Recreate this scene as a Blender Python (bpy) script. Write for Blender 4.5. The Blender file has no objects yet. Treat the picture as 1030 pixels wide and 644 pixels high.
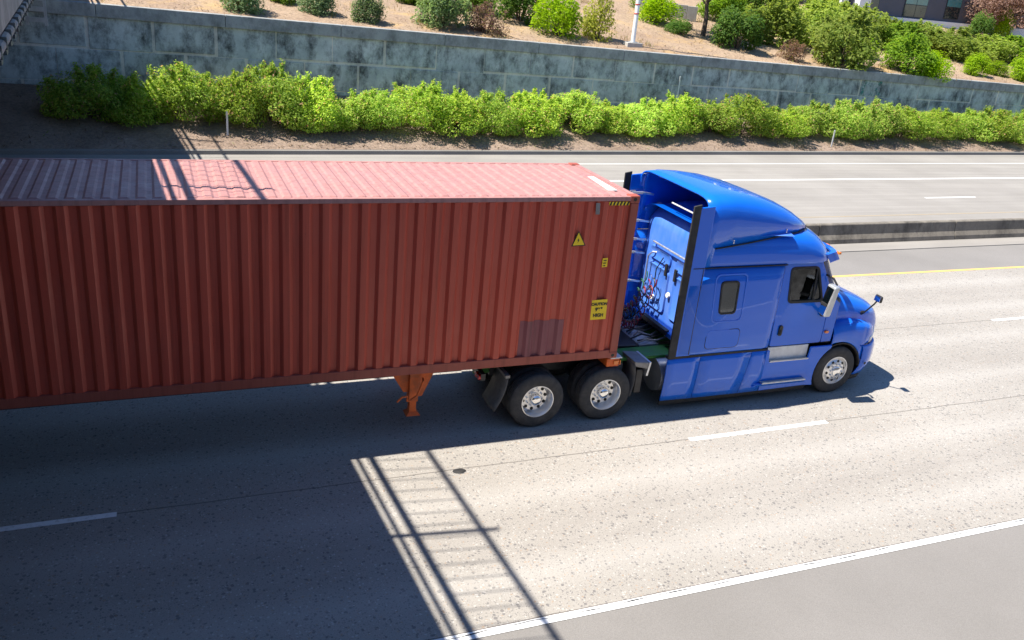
import bpy, bmesh, math, random
import numpy as np
from mathutils import Vector, Matrix
R_ = math.radians
random.seed(7); RNG = np.random.default_rng(7)
SC = bpy.context.scene
COL = SC.collection

# ------------------------------------------------------------------ camera
CAM = np.array([-7.2388, -11.8592, 7.2674]); YAW, PIT, ROLL, FPX, PW, PH = -0.412, 0.3819, 0.0978, 864.5, 1030.0, 644.0
_f = np.array([-math.sin(YAW)*math.cos(PIT), math.cos(YAW)*math.cos(PIT), -math.sin(PIT)])
_r0 = np.array([math.cos(YAW), math.sin(YAW), 0.0]); _u0 = np.cross(_r0, _f)
_r = _r0*math.cos(ROLL) + _u0*math.sin(ROLL); _u = -_r0*math.sin(ROLL) + _u0*math.cos(ROLL)
cd = bpy.data.cameras.new('camera'); cam = bpy.data.objects.new('camera', cd); COL.objects.link(cam)
cd.sensor_width = 36.0; cd.lens = FPX/PW*36.0; cd.clip_end = 2000; cd.clip_start = 0.05
cam.matrix_world = Matrix(((_r[0], _u[0], -_f[0], CAM[0]), (_r[1], _u[1], -_f[1], CAM[1]), (_r[2], _u[2], -_f[2], CAM[2]), (0, 0, 0, 1)))
SC.camera = cam
def ray(u, v): return _f + _r*(u-PW/2)/FPX - _u*(v-PH/2)/FPX

# ------------------------------------------------------------------ world, sun, exposure
SUNV = Vector((0.60, -0.08, -1.0)).normalized()          # direction the light travels
w = bpy.data.worlds.new('World'); SC.world = w; w.use_nodes = True
nt = w.node_tree; sky = nt.nodes.new('ShaderNodeTexSky'); sky.sky_type = 'NISHITA'; sky.sun_disc = False
sky.sun_elevation = math.asin(-SUNV.z); sky.sun_rotation = math.atan2(-SUNV.x, -SUNV.y)
sky.air_density = 1.0; sky.dust_density = 0.0; sky.ozone_density = 8.0
bg = nt.nodes['Background']; bg.inputs['Strength'].default_value = 0.088; nt.links.new(sky.outputs[0], bg.inputs[0])
sd = bpy.data.lights.new('sun', 'SUN'); sd.energy = 5.0; sd.angle = R_(0.53); sd.color = (1.0, 0.94, 0.845)
so = bpy.data.objects.new('sun', sd); COL.objects.link(so); so.rotation_euler = SUNV.to_track_quat('-Z', 'Y').to_euler(); so.location = (-20, 3, 40)
vs = SC.view_settings; vs.view_transform = 'Standard'; vs.look = 'None'; vs.gamma = 1.0; vs.exposure = 1.0; vs.use_curve_mapping = False

# ------------------------------------------------------------------ materials
class NT:
    def __init__(s, name):
        s.m = bpy.data.materials.new(name); s.m.use_nodes = True; s.t = s.m.node_tree; s.b = s.t.nodes['Principled BSDF']; s.out = s.t.nodes['Material Output']
    def n(s, typ, **k):
        o = s.t.nodes.new(typ)
        for a, b in k.items(): setattr(o, a, b)
        return o
    def l(s, a, b): s.t.links.new(a, b)
    def coord(s, which='Object'): return s.n('ShaderNodeTexCoord').outputs[which]
    def geo(s): return s.n('ShaderNodeNewGeometry')
    def mapping(s, co, scale=(1, 1, 1), rot=(0, 0, 0)):
        m = s.n('ShaderNodeMapping'); m.inputs['Scale'].default_value = scale; m.inputs['Rotation'].default_value = rot; s.l(co, m.inputs[0]); return m.outputs[0]
    def noise(s, co, scale, detail=4, rough=.55, dist=0):
        o = s.n('ShaderNodeTexNoise'); o.inputs['Scale'].default_value = scale; o.inputs['Detail'].default_value = detail; o.inputs['Roughness'].default_value = rough; o.inputs['Distortion'].default_value = dist
        s.l(co, o.inputs['Vector']); return o.outputs['Fac']
    def vor(s, co, scale, out='Color', feature='F1'):
        o = s.n('ShaderNodeTexVoronoi', feature=feature); o.inputs['Scale'].default_value = scale; s.l(co, o.inputs['Vector']); return o.outputs[out]
    def ramp(s, fac, stops, interp='LINEAR'):
        o = s.n('ShaderNodeValToRGB'); e = o.color_ramp; e.interpolation = interp
        while len(e.elements) < len(stops): e.elements.new(0.5)
        for i, (p, c) in enumerate(stops):
            e.elements[i].position = p; e.elements[i].color = (c, c, c, 1) if not hasattr(c, '__len__') else (*c[:3], 1)
        s.l(fac, o.inputs[0]); return o.outputs[0]
    def mix(s, fac, a, b, mode='MIX'):
        o = s.n('ShaderNodeMix', data_type='RGBA', blend_type=mode)
        if isinstance(fac, (int, float)): o.inputs[0].default_value = fac
        else: s.l(fac, o.inputs[0])
        for i, x in ((6, a), (7, b)):
            if hasattr(x, '__len__'): o.inputs[i].default_value = (*x[:3], 1)
            else: s.l(x, o.inputs[i])
        return o.outputs[2]
    def math(s, op, a, b=None, c=None):
        o = s.n('ShaderNodeMath', operation=op)
        for i, x in enumerate((a, b, c)):
            if x is None: continue
            if isinstance(x, (int, float)): o.inputs[i].default_value = x
            else: s.l(x, o.inputs[i])
        return o.outputs[0]
    def sep(s, v):
        o = s.n('ShaderNodeSeparateXYZ'); s.l(v, o.inputs[0]); return o.outputs
    def bump(s, h, strength=.3, dist=.01):
        o = s.n('ShaderNodeBump'); o.inputs['Strength'].default_value = strength; o.inputs['Distance'].default_value = dist; s.l(h, o.inputs['Height']); s.l(o.outputs[0], s.b.inputs['Normal'])
    def set(s, **k):
        for a, b in k.items():
            i = s.b.inputs[a.replace('_', ' ')]
            if isinstance(b, (int, float)): i.default_value = b
            elif isinstance(b, tuple): i.default_value = (*b[:3], 1) if len(b) == 3 else b
            else: s.l(b, i)
        return s.m
M = {}
def plain(name, col, rough=.5, metal=0., var=.12, scale=6., bump=0., coat=0., spec=None, dirt=None, dirt_amt=.4):
    t = NT(name); co = t.coord(); nz = t.noise(co, scale, 5)
    k = t.ramp(nz, [(.25, 1-var), (.75, 1+var)])
    c = t.mix(1.0, col, k, 'MULTIPLY')
    if dirt is not None:
        d = t.ramp(t.noise(co, scale*.6, 6, .65), [(.45, 0.), (.75, dirt_amt)]); c = t.mix(d, c, dirt)
    rr = t.ramp(nz, [(.3, max(rough-.06, .02)), (.7, min(rough+.08, 1))])
    t.set(Base_Color=c, Roughness=rr, Metallic=metal)
    if coat: t.set(Coat_Weight=coat, Coat_Roughness=.04)
    if spec is not None: t.b.inputs['Specular IOR Level'].default_value = spec
    if bump: t.bump(t.noise(co, scale*8, 4), bump, .01)
    M[name] = t.m; return t.m

# painted tractor body: clear-coated blue with road film low down
t = NT('blue_paint'); co = t.coord(); g = t.geo(); P = t.sep(g.outputs['Position'])
film = t.math('MULTIPLY', t.ramp(t.noise(co, 2.2, 6, .6), [(.35, 0.), (.8, 1.)]), t.ramp(P[2], [(0.25, .22), (.9, .03)]))
c = t.mix(film, (.003, .135, .70), (.24, .27, .33))
t.set(Base_Color=c, Roughness=t.math('MULTIPLY_ADD', film, .45, .24), Metallic=.0, Coat_Weight=.75, Coat_Roughness=.02, Specular_IOR_Level=.2)
t.bump(t.noise(co, .8, 2), .04, .02); M['blue'] = t.m
t = NT('glare_blue_paint'); co = t.coord()  # sleeper rear blue, paled in the colour to stand for sun glare and sky reflection
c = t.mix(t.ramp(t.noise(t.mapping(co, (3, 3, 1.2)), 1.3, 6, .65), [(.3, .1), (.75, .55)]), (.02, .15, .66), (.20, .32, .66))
t.set(Base_Color=c, Roughness=.45, Coat_Weight=.3, Coat_Roughness=.15); M['glare_blue'] = t.m
plain('black_rubber', (.018, .018, .019), .75, var=.25, scale=9, dirt=(.10, .09, .08), dirt_amt=.35)
plain('tyre_rubber', (.038, .038, .039), .8, var=.2, scale=14, dirt=(.12, .11, .10), dirt_amt=.5)
plain('black_plastic', (.015, .015, .016), .45, var=.2)
plain('aluminium', (.82, .82, .82), .34, .9, var=.05, scale=8)
plain('worn_aluminium', (.62, .63, .64), .42, .85, var=.15, scale=16)
plain('chrome', (.9, .9, .9), .07, 1., var=.02)
plain('steel_grey', (.22, .22, .225), .5, .5, var=.25, scale=10, dirt=(.12, .08, .05))
plain('dark_grease_shade', (.03, .03, .032), .4, .2, var=.4, scale=12)  # greasy running gear; also the painted shade on the rear frame rails
plain('frame_green', (.03, .20, .025), .5, .0, var=.3, scale=8, dirt=(.05, .05, .03), dirt_amt=.6)
plain('chassis_orange', (.70, .13, .02), .55, 0., var=.25, scale=7, dirt=(.16, .06, .03), dirt_amt=.7)
plain('chassis_dark', (.10, .035, .02), .65, 0., var=.3, scale=7, dirt=(.05, .04, .035), dirt_amt=.7)
plain('mudflap_rubber', (.085, .085, .088), .7, var=.3, scale=8, dirt=(.22, .20, .17), dirt_amt=.5)
plain('tank_grey', (.30, .31, .32), .35, .7, var=.15, scale=6, dirt=(.2, .17, .13))
plain('white_plate', (.72, .72, .70), .5, var=.1, scale=9, dirt=(.4, .36, .3))
plain('seat_cloth', (.03, .03, .033), .9, var=.3, scale=20)
plain('cab_trim', (.10, .10, .105), .8, var=.2, scale=12)
plain('yellow_sticker', (.90, .62, .01), .45, var=.06, scale=20)
plain('black_print', (.01, .01, .01), .5, var=.1)
plain('amber_lens', (.85, .20, .01), .2, var=.1, coat=.6)
plain('red_lens', (.55, .02, .01), .2, var=.1, coat=.6)
plain('hose_red', (.22, .015, .03), .5); plain('hose_blue', (.02, .06, .25), .5); plain('hose_green', (.02, .13, .06), .5); plain('hose_black', (.02, .02, .02), .5)
plain('white_lens', (.85, .85, .82), .25, var=.05)
def glass(name, tint, alpha_rough=.02):
    t = NT(name); co = t.coord()
    gl = t.n('ShaderNodeBsdfGlossy'); gl.inputs['Roughness'].default_value = alpha_rough; gl.inputs['Color'].default_value = (.9, .95, 1, 1)
    tr = t.n('ShaderNodeBsdfTransparent'); tr.inputs['Color'].default_value = (*tint, 1)
    fr = t.n('ShaderNodeFresnel'); fr.inputs['IOR'].default_value = 1.5
    dust = t.ramp(t.noise(co, 5, 4), [(.4, 0.), (.9, .10)])
    mx = t.n('ShaderNodeMixShader'); t.l(t.math('ADD', fr.outputs[0], dust), mx.inputs[0]); t.l(tr.outputs[0], mx.inputs[1]); t.l(gl.outputs[0], mx.inputs[2])
    t.l(mx.outputs[0], t.out.inputs['Surface']); M[name] = t.m
glass('cab_glass', (.55, .72, .70)); glass('dark_glass', (.10, .12, .13))
# container paint
def cont(name, base, fade, rust_amt, rough=.5):
    t = NT(name); co = t.coord()
    big = t.ramp(t.noise(co, .9, 5, .6), [(.3, 0.), (.75, 1.)])
    c = t.mix(t.math('MULTIPLY', big, .35), base, fade)
    streak = t.ramp(t.noise(t.mapping(co, (9, 9, .35)), 1.0, 6, .7), [(.48, 0.), (.76, .8)])
    c = t.mix(streak, c, tuple(x*.5 for x in base))
    chips = t.ramp(t.noise(co, 26, 5, .75), [(.66, 0.), (.72, rust_amt)])
    c = t.mix(chips, c, (.10, .035, .018))
    scr = t.ramp(t.noise(t.mapping(co, (1.2, 1.2, 14)), 2.0, 4, .7), [(.70, 0.), (.76, .35)])
    c = t.mix(scr, c, tuple(min(1, x*1.9+.03) for x in base))
    t.set(Base_Color=c, Roughness=t.ramp(t.noise(co, 4, 4), [(.3, rough-.08), (.7, rough+.15)]))
    t.b.inputs['Specular IOR Level'].default_value = .38; t.bump(t.noise(co, 2.2, 4), .35, .02); M[name] = t.m
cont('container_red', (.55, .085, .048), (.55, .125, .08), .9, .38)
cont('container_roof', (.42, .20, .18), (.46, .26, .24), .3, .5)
cont('container_frame', (.36, .085, .055), (.36, .12, .09), 1., .55)
cont('container_patch', (.27, .085, .09), (.30, .11, .115), .4, .5)

# concrete pavement with exposed aggregate
t = NT('aggregate_concrete'); co = t.coord(); X = t.sep(co)
base = t.ramp(t.noise(co, .22, 5, .6), [(.3, (.288, .266, .236)), (.7, (.345, .322, .290))])
fine = t.ramp(t.noise(co, 55, 3, .7), [(.3, .84), (.7, 1.14)]); c = t.mix(1., base, fine, 'MULTIPLY')
def chips(co, scale, th, col, fac, c):
    o = t.n('ShaderNodeTexVoronoi', feature='F1'); o.inputs['Scale'].default_value = scale; t.l(co, o.inputs['Vector'])
    r = t.sep(o.outputs['Color'])
    pick = t.math('GREATER_THAN', r[0], th); near = t.math('LESS_THAN', o.outputs['Distance'], t.math('MULTIPLY_ADD', r[1], .28, .14))
    k = t.math('MULTIPLY', t.math('MULTIPLY', pick, near), fac); return t.mix(k, c, col)
wob = t.n('ShaderNodeTexNoise'); wob.inputs['Scale'].default_value = 9.; t.l(co, wob.inputs['Vector'])
cow = t.n('ShaderNodeVectorMath', operation='MULTIPLY_ADD'); t.l(wob.outputs['Color'], cow.inputs[0]); cow.inputs[1].default_value = (.06, .06, 0); t.l(co, cow.inputs[2]); cow = cow.outputs[0]
c = chips(cow, 17, .60, (.095, .092, .097), .66, c); c = chips(cow, 34, .50, (.12, .112, .112), .6, c); c = chips(cow, 60, .45, (.16, .148, .14), .5, c); c = chips(cow, 24, .86, (.34, .22, .13), .5, c); c = chips(cow, 26, .74, (.50, .48, .45), .55, c)
# wheel-track wear and oil band, along the lanes (object y)
def band(yc, wd):
    return t.ramp(t.math('ABSOLUTE', t.math('SUBTRACT', X[1], yc)), [(0., 1.), (wd, 0.)])
oil = None
for yc in (-2.75, .75, 4.5):
    b = band(yc, .75); oil = b if oil is None else t.math('MAXIMUM', oil, b)
oil = t.math('MULTIPLY', oil, t.ramp(t.noise(t.mapping(co, (.25, 2.2, 1)), 1.2, 5, .6), [(.35, .0), (.75, .34)]))
c = t.mix(oil, c, (.17, .15, .135))
trk = None
for yc in (-3.6, -1.85, .1, 1.9, 3.6, 5.4):
    b = band(yc, .45); trk = b if trk is None else t.math('MAXIMUM', trk, b)
c = t.mix(t.math('MULTIPLY', trk, .16), c, (.55, .53, .50))
# joints
jn = t.noise(t.mapping(co, (.6, .0, 0)), 1.3, 3); 
for yj, wj in ((-.965, .012), (2.72, .012), (-4.40, .010), (6.44, .012)):
    d = t.math('ABSOLUTE', t.math('SUBTRACT', X[1], t.math('MULTIPLY_ADD', jn, .07, yj-.035)))
    c = t.mix(t.math('MULTIPLY', t.math('LESS_THAN', d, wj), .6), c, (.06, .05, .045))
t.set(Base_Color=c, Roughness=t.ramp(t.noise(co, 18, 3), [(.3, .72), (.7, .92)]))
t.bump(t.noise(co, 60, 4, .7), .5, .006); M['concrete_road'] = t.m

def ground_mat(name, c0, c1, spk, sscale, bump=.4, bd=.01, rough=.9, streak=False, big=.3):
    t = NT(name); co = t.coord()
    c = t.ramp(t.noise(co, big, 6, .6), [(.3, c0), (.7, c1)])
    c = t.mix(1., c, t.ramp(t.noise(co, sscale, 4, .7), [(.3, 1-spk), (.7, 1+spk)]), 'MULTIPLY')
    if name == 'dry_slope': c = t.mix(t.ramp(t.noise(co, .55, 6, .7), [(.52, 0.), (.68, .75)]), c, (.46, .30, .12)); c = t.mix(t.ramp(t.noise(co, 2.6, 6, .75), [(.55, 0.), (.7, .6)]), c, (.16, .11, .075))
    if streak: c = t.mix(1., c, t.ramp(t.noise(t.mapping(co, (.05, 2.4, 1)), 1., 5, .65), [(.3, .88), (.7, 1.1)]), 'MULTIPLY')
    t.set(Base_Color=c, Roughness=rough); t.bump(t.noise(co, sscale*.8, 5, .7), bump, bd); M[name] = t.m
ground_mat('asphalt_light', (.187, .176, .164), (.227, .214, .201), .16, 70, streak=False)
ground_mat('asphalt_far', (.236, .220, .200), (.288, .270, .247), .08, 40, streak=True)
ground_mat('soil', (.19, .135, .10), (.29, .215, .165), .32, 9, 1.0, .06, .95, big=.8)
ground_mat('dry_slope', (.25, .17, .115), (.37, .27, .18), .28, 7, 1.0, .06, .95, big=.35)
ground_mat('earth', (.16, .13, .09), (.22, .18, .12), .2, 4)
ground_mat('kerb_concrete', (.17, .16, .145), (.24, .225, .205), .15, 25)
def conc(name, c0, c1, stain, amt, vert=True):
    t = NT(name); co = t.coord()
    c = t.ramp(t.noise(co, 1.1, 7, .65), [(.3, c0), (.7, c1)])
    st = t.ramp(t.noise(t.mapping(co, (1.5, 1.5, 1.0 if vert else 2)), 1.0, 8, .76), [(.44, 0.), (.66, amt)])
    c = t.mix(st, c, stain)
    c = t.mix(t.ramp(t.noise(co, 14, 5, .75), [(.58, 0.), (.75, .5)]), c, tuple(x*.5 for x in stain))
    t.set(Base_Color=c, Roughness=.88); t.bump(t.noise(co, 22, 5, .7), .5, .012); M[name] = t.m
conc('wall_concrete', (.36, .41, .41), (.62, .67, .66), (.07, .08, .08), 1.)
conc('wall_coping', (.27, .285, .285), (.40, .41, .40), (.10, .105, .105), .7)
conc('bridge_concrete', (.24, .23, .215), (.33, .315, .29), (.09, .085, .08), .7)
conc('barrier_concrete', (.17, .15, .122), (.25, .222, .182), (.055, .048, .04), .8)
conc('mortar', (.66, .63, .57), (.74, .71, .64), (.36, .35, .32), .7)
conc('plain_concrete', (.40, .38, .35), (.48, .46, .42), (.2, .18, .16), .4)
def paintmat(name, col, wear):
    t = NT(name); co = t.coord()
    wv = t.ramp(t.noise(co, 11, 6, .75), [(.52, 0.), (.68, wear)])
    t.set(Base_Color=t.mix(wv, col, (.36, .33, .30)), Roughness=.6); M[name] = t.m
paintmat('white_paint', (.80, .80, .79), .55); paintmat('white_fresh', (.83, .83, .82), .12); paintmat('yellow_paint', (.72, .46, .13), .5); paintmat('yellow_worn', (.36, .29, .19), .9); paintmat('white_faint', (.66, .65, .63), .6)
plain('galvanised', (.55, .57, .58), .4, .6, var=.12, scale=9); plain('pole_white', (.78, .78, .77), .4, var=.06); plain('fence_steel', (.10, .12, .12), .5, .4, var=.2); plain('teal_paint', (.04, .17, .17), .5, var=.2)
plain('building_grey', (.085, .09, .115), .6, var=.12, scale=1.5); plain('building_white', (.78, .79, .80), .6, var=.05, scale=2); plain('window_frame_dark', (.03, .035, .04), .4)
plain('teal_pane', (.06, .20, .21), .08, var=.35, scale=.8, coat=.5); plain('dark_pane', (.015, .025, .03), .08, var=.3, scale=.8, coat=.5); plain('bark', (.10, .07, .05), .9, var=.35, scale=12, bump=.8)
def leafmat(name, cols, tip=None, tipamt=.0, trans=.52):
    t = NT(name); g = t.geo(); oi = t.n('ShaderNodeObjectInfo')
    rnd = g.outputs['Random Per Island']
    n = len(cols); c = t.ramp(rnd, [(i/(n-1), cols[i]) for i in range(n)])
    c = t.mix(1., c, t.ramp(oi.outputs['Random'], [(0., .72), (1., 1.22)]), 'MULTIPLY')
    if tip is not None:
        k = t.math('GREATER_THAN', t.math('FRACT', t.math('MULTIPLY', rnd, 17.3)), 1-tipamt); c = t.mix(k, c, tip)
    t.set(Base_Color=c, Roughness=.62); t.b.inputs['Specular IOR Level'].default_value = .18
    tr = t.n('ShaderNodeBsdfTranslucent'); t.l(t.mix(1., c, (1.5, 1.45, .9), 'MULTIPLY'), tr.inputs['Color'])
    mx = t.n('ShaderNodeMixShader'); mx.inputs[0].default_value = trans; t.l(t.b.outputs[0], mx.inputs[1]); t.l(tr.outputs[0], mx.inputs[2]); t.l(mx.outputs[0], t.out.inputs['Surface']); M[name] = t.m
leafmat('leaf_hedge', [(.17, .31, .045), (.34, .50, .075), (.52, .64, .13)], (.54, .34, .20), .05)
leafmat('leaf_lime', [(.18, .32, .008), (.26, .42, .010), (.33, .46, .015)])
leafmat('leaf_green', [(.09, .19, .018), (.16, .28, .025), (.24, .35, .035)])
leafmat('leaf_dark', [(.05, .12, .02), (.09, .18, .03), (.14, .23, .035)])
leafmat('leaf_greygreen', [(.11, .19, .085), (.18, .27, .13), (.25, .33, .17)])
leafmat('leaf_purple', [(.16, .09, .085), (.26, .16, .145), (.34, .21, .18)], (.18, .20, .06), .15)
leafmat('leaf_pink', [(.22, .12, .10), (.40, .26, .22), (.50, .34, .28)])
leafmat('leaf_olive', [(.20, .25, .03), (.30, .33, .045), (.38, .37, .06)])
leafmat('leaf_pale', [(.16, .25, .04), (.27, .36, .06), (.36, .43, .09)])

# ------------------------------------------------------------------ mesh helpers
def origin_of(p):
    o = Vector((0, 0, 0))
    while p is not None: o += p.location; p = p.parent
    return o
class MB:
    def __init__(s): s.v = []; s.f = []
    def add(s, vs, fs):
        k = len(s.v); s.v += [tuple(map(float, p)) for p in vs]; s.f += [tuple(i+k for i in f) for f in fs]; return s
    def box(s, x0, x1, y0, y1, z0, z1):
        return s.add([(x0,y0,z0),(x1,y0,z0),(x1,y1,z0),(x0,y1,z0),(x0,y0,z1),(x1,y0,z1),(x1,y1,z1),(x0,y1,z1)], [(0,3,2,1),(4,5,6,7),(0,1,5,4),(1,2,6,5),(2,3,7,6),(3,0,4,7)])
    def hexa(s, p): return s.add(p, [(0,3,2,1),(4,5,6,7),(0,1,5,4),(1,2,6,5),(2,3,7,6),(3,0,4,7)])
    def bar(s, a, b, wd, h=None, up=(0, 0, 1)):
        h = h or wd; a = Vector(a); b = Vector(b); d = (b-a).normalized(); u = Vector(up)
        if abs(d.dot(u)) > .95: u = Vector((1, 0, 0))
        x = d.cross(u).normalized()*wd/2; u = x.cross(d).normalized()*h/2
        return s.hexa([a-x-u, a+x-u, a+x+u, a-x+u, b-x-u, b+x-u, b+x+u, b-x+u])
    def tube(s, pts, r, n=10, caps=True, closed=False):
        pts = [Vector(p) for p in pts]; rs = r if hasattr(r, '__len__') else [r]*len(pts); rings = []; k = len(s.v); pu = None
        for i, p in enumerate(pts):
            d = (pts[min(i+1, len(pts)-1)] - pts[max(i-1, 0)]).normalized()
            u = pu if pu is not None else (Vector((0, 0, 1)) if abs(d.z) < .9 else Vector((1, 0, 0)))
            u = (u - d*u.dot(d)).normalized(); pu = u; v = d.cross(u)
            for j in range(n):
                a = 2*math.pi*j/n; s.v.append(tuple(p + (u*math.cos(a) + v*math.sin(a))*rs[i]))
        m = len(pts)
        for i in range(m-1):
            for j in range(n): s.f.append((k+i*n+j, k+i*n+(j+1) % n, k+(i+1)*n+(j+1) % n, k+(i+1)*n+j))
        if caps: s.f.append(tuple(k+j for j in range(n))[::-1]); s.f.append(tuple(k+(m-1)*n+j for j in range(n)))
        return s
    def grid(s, rows, closed=False):
        k = len(s.v); n = len(rows[0])
        for r in rows: s.v += [tuple(map(float, p)) for p in r]
        for i in range(len(rows)-1):
            for j in range(n if closed else n-1): s.f.append((k+i*n+j, k+i*n+(j+1) % n, k+(i+1)*n+(j+1) % n, k+(i+1)*n+j))
        return s
    def revolve_y(s, prof, c, n=36, a0=0, a1=2*math.pi):   # profile of (radius, y offset) about an axis along y through c
        rows = []
        for i in range(n):
            a = a0 + (a1-a0)*i/n
            rows.append([(c[0]+r*math.cos(a), c[1]+yo, c[2]+r*math.sin(a)) for r, yo in prof])
        rows.append(rows[0]); return s.grid(rows)
    def disc_y(s, c, r, n=16, sgn=1):
        return s.add([(c[0]+r*math.cos(2*math.pi*i/n), c[1], c[2]+r*math.sin(2*math.pi*i/n)) for i in range(n)], [tuple(range(n))[::sgn]])
    def build(s, name, mat, parent=None, smooth=False, bevel=0, solid=0, subsurf=0, seg=2, merge=False, ang=35):
        off = origin_of(parent); me = bpy.data.meshes.new(name)
        me.from_pydata([(a-off.x, b-off.y, c-off.z) for a, b, c in s.v], [], s.f)
        bm = bmesh.new(); bm.from_mesh(me)
        if merge: bmesh.ops.remove_doubles(bm, verts=bm.verts, dist=1e-5)
        bmesh.ops.recalc_face_normals(bm, faces=bm.faces); bm.to_mesh(me); bm.free()
        o = bpy.data.objects.new(name, me); COL.objects.link(o); o.parent = parent
        if mat: me.materials.append(M[mat] if isinstance(mat, str) else mat)
        if smooth:
            me.polygons.foreach_set('use_smooth', [True]*len(me.polygons))
            try: me.set_sharp_from_angle(angle=R_(ang))
            except Exception: pass
        if solid: q = o.modifiers.new('thickness', 'SOLIDIFY'); q.thickness = solid; q.offset = -1
        if subsurf: q = o.modifiers.new('sub', 'SUBSURF'); q.levels = q.render_levels = subsurf
        if bevel: q = o.modifiers.new('bevel', 'BEVEL'); q.width = bevel; q.segments = seg; q.limit_method = 'ANGLE'; q.angle_limit = R_(40)
        return o
def tag(o, label=None, cat=None, group=None, kind=None):
    for k, v in (('label', label), ('category', cat), ('group', group), ('kind', kind)):
        if v: o[k] = v
    return o
def thing(name, label, cat, loc=(0, 0, 0), group=None):
    o = bpy.data.objects.new(name, None); COL.objects.link(o); o.location = loc; o.empty_display_size = .2; return tag(o, label, cat, group)
def copy_tree(o, parent=None):
    c = o.copy(); COL.objects.link(c); c.parent = parent
    for ch in list(o.children): copy_tree(ch, c)
    return c
def rrect(x0, x1, z0, z1, r, n=4):
    out = []
    for cx, cz, a in ((x1-r, z0+r, -90), (x1-r, z1-r, 0), (x0+r, z1-r, 90), (x0+r, z0+r, 180)):
        for i in range(n+1): q = R_(a+90*i/n); out.append((cx+r*math.cos(q), cz+r*math.sin(q)))
    return out
def rpoly(pts, r, n=4):
    out = []; m = len(pts); rs = r if hasattr(r, '__len__') else [r]*m
    for i, p in enumerate(pts):
        p = Vector(p); a = (Vector(pts[i-1])-p); b = (Vector(pts[(i+1) % m])-p); q = min(rs[i], a.length*.45, b.length*.45)
        if q < 1e-4: out.append(tuple(p)); continue
        A = p+a.normalized()*q; B = p+b.normalized()*q
        for k in range(n+1):
            u = k/n; out.append(tuple(A*(1-u)**2 + p*2*u*(1-u) + B*u*u))
    return out
def plate(outer, holes, y0, y1, ymap=None):
    """slab in the x-z plane between y0 and y1, with holes; ymap(x,z) adds a y offset"""
    bm = bmesh.new(); loops = []
    for lp in [outer]+holes:
        vs = [bm.verts.new((x, 0, z)) for x, z in lp]; loops.append(vs)
        for i in range(len(vs)): bm.edges.new((vs[i], vs[(i+1) % len(vs)]))
    bmesh.ops.triangle_fill(bm, use_beauty=True, edges=bm.edges[:], normal=(0, -1, 0))
    bm.verts.index_update(); vs = [(v.co.x, v.co.z) for v in bm.verts]; fs = [tuple(v.index for v in f.verts) for f in bm.faces]
    ids = [[v.index for v in l] for l in loops]; bm.free(); n = len(vs); ym = ymap or (lambda x, z: 0)
    mb = MB(); mb.v = [(x, y0+ym(x, z), z) for x, z in vs] + [(x, y1+ym(x, z), z) for x, z in vs]
    mb.f = fs + [tuple(i+n for i in f)[::-1] for f in fs]
    for l in ids:
        for i in range(len(l)): a, b = l[i], l[(i+1) % len(l)]; mb.f.append((a, b, b+n, a+n))
    return mb
def mirror_y(mb, yc):
    o = MB(); o.v = [(x, 2*yc-y, z) for x, y, z in mb.v]; o.f = [f[::-1] for f in mb.f]; return o
def text_mesh(body, size, name, mat, parent, mw, bold=0.0):
    cu = bpy.data.curves.new('lettering', 'FONT'); cu.body = body; cu.size = size; cu.align_x = 'CENTER'; cu.align_y = 'CENTER'; cu.offset = bold
    o = bpy.data.objects.new('lettering', cu); COL.objects.link(o); dg = bpy.context.evaluated_depsgraph_get(); dg.update()
    me = bpy.data.meshes.new_from_object(o.evaluated_get(dg)); bpy.data.objects.remove(o)
    off = origin_of(parent); me.transform(Matrix.Translation(-off) @ mw); me.materials.clear(); me.materials.append(M[mat])
    q = bpy.data.objects.new(name, me); COL.objects.link(q); q.parent = parent; return q

# ------------------------------------------------------------------ the setting: terrain, roads
def kerb_y(x): return 22.15 + .055*x
def wall_y(x): return 27.3 + .045*x
def cope_z(x): return 4.54 - .0216*x
def base_z(x): return 1.55 - .006*x
def terr(x, y):
    yk, yw = kerb_y(x)+.15, wall_y(x)
    if y < yk: return 0.0
    if y < yw: return .15 + (base_z(x)-.15)*(y-yk)/(yw-yk)
    return cope_z(x)-.06 + (y-yw)*.155
def hit(u, v, far=90):
    d = ray(u, v); t0 = None
    for i in range(2400):
        s = 14 + i*.05; p = CAM + d*s
        if p[2] <= terr(p[0], p[1]): return p
    return CAM + d*60
def hit_upper(u, v):
    d = ray(u, v)
    for i in range(3000):
        s = 26 + i*.04; p = CAM + d*s
        if p[1] > wall_y(p[0]) and p[2] <= terr(p[0], p[1]): return p
    return CAM + d*62
XL, XR = -60., 120.
def sheet(name, xs, y0, y1, z, mat, nx=None, kind='structure'):
    mb = MB(); fy0 = y0 if callable(y0) else (lambda x: y0); fy1 = y1 if callable(y1) else (lambda x: y1)
    mb.grid([[(x, fy0(x), z), (x, fy1(x), z)] for x in xs]); o = mb.build(name, mat)
    if kind: tag(o, kind=kind)
    return o
xs = np.linspace(XL, XR, 19)
gmb = MB().grid([[(-900, -900, -.06), (-900, 900, -.06)], [(900, -900, -.06), (900, 900, -.06)]]); tag(gmb.build('ground', 'earth'), kind='structure')
road = sheet('highway_road', xs, -4.48, 6.42, 0.0, 'concrete_road')
nsh = sheet('near_shoulder_road', xs, -17., -4.482, -.004, 'asphalt_light')
ish = sheet('median_shoulder_road', xs, 6.422, lambda x: 8.9+.012*x-.60, -.004, 'asphalt_light')
far_l = lambda a, s: (lambda x: a + s*x)
fro = sheet('opposite_road', xs, 9.0, kerb_y, -.008, 'asphalt_far')
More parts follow.
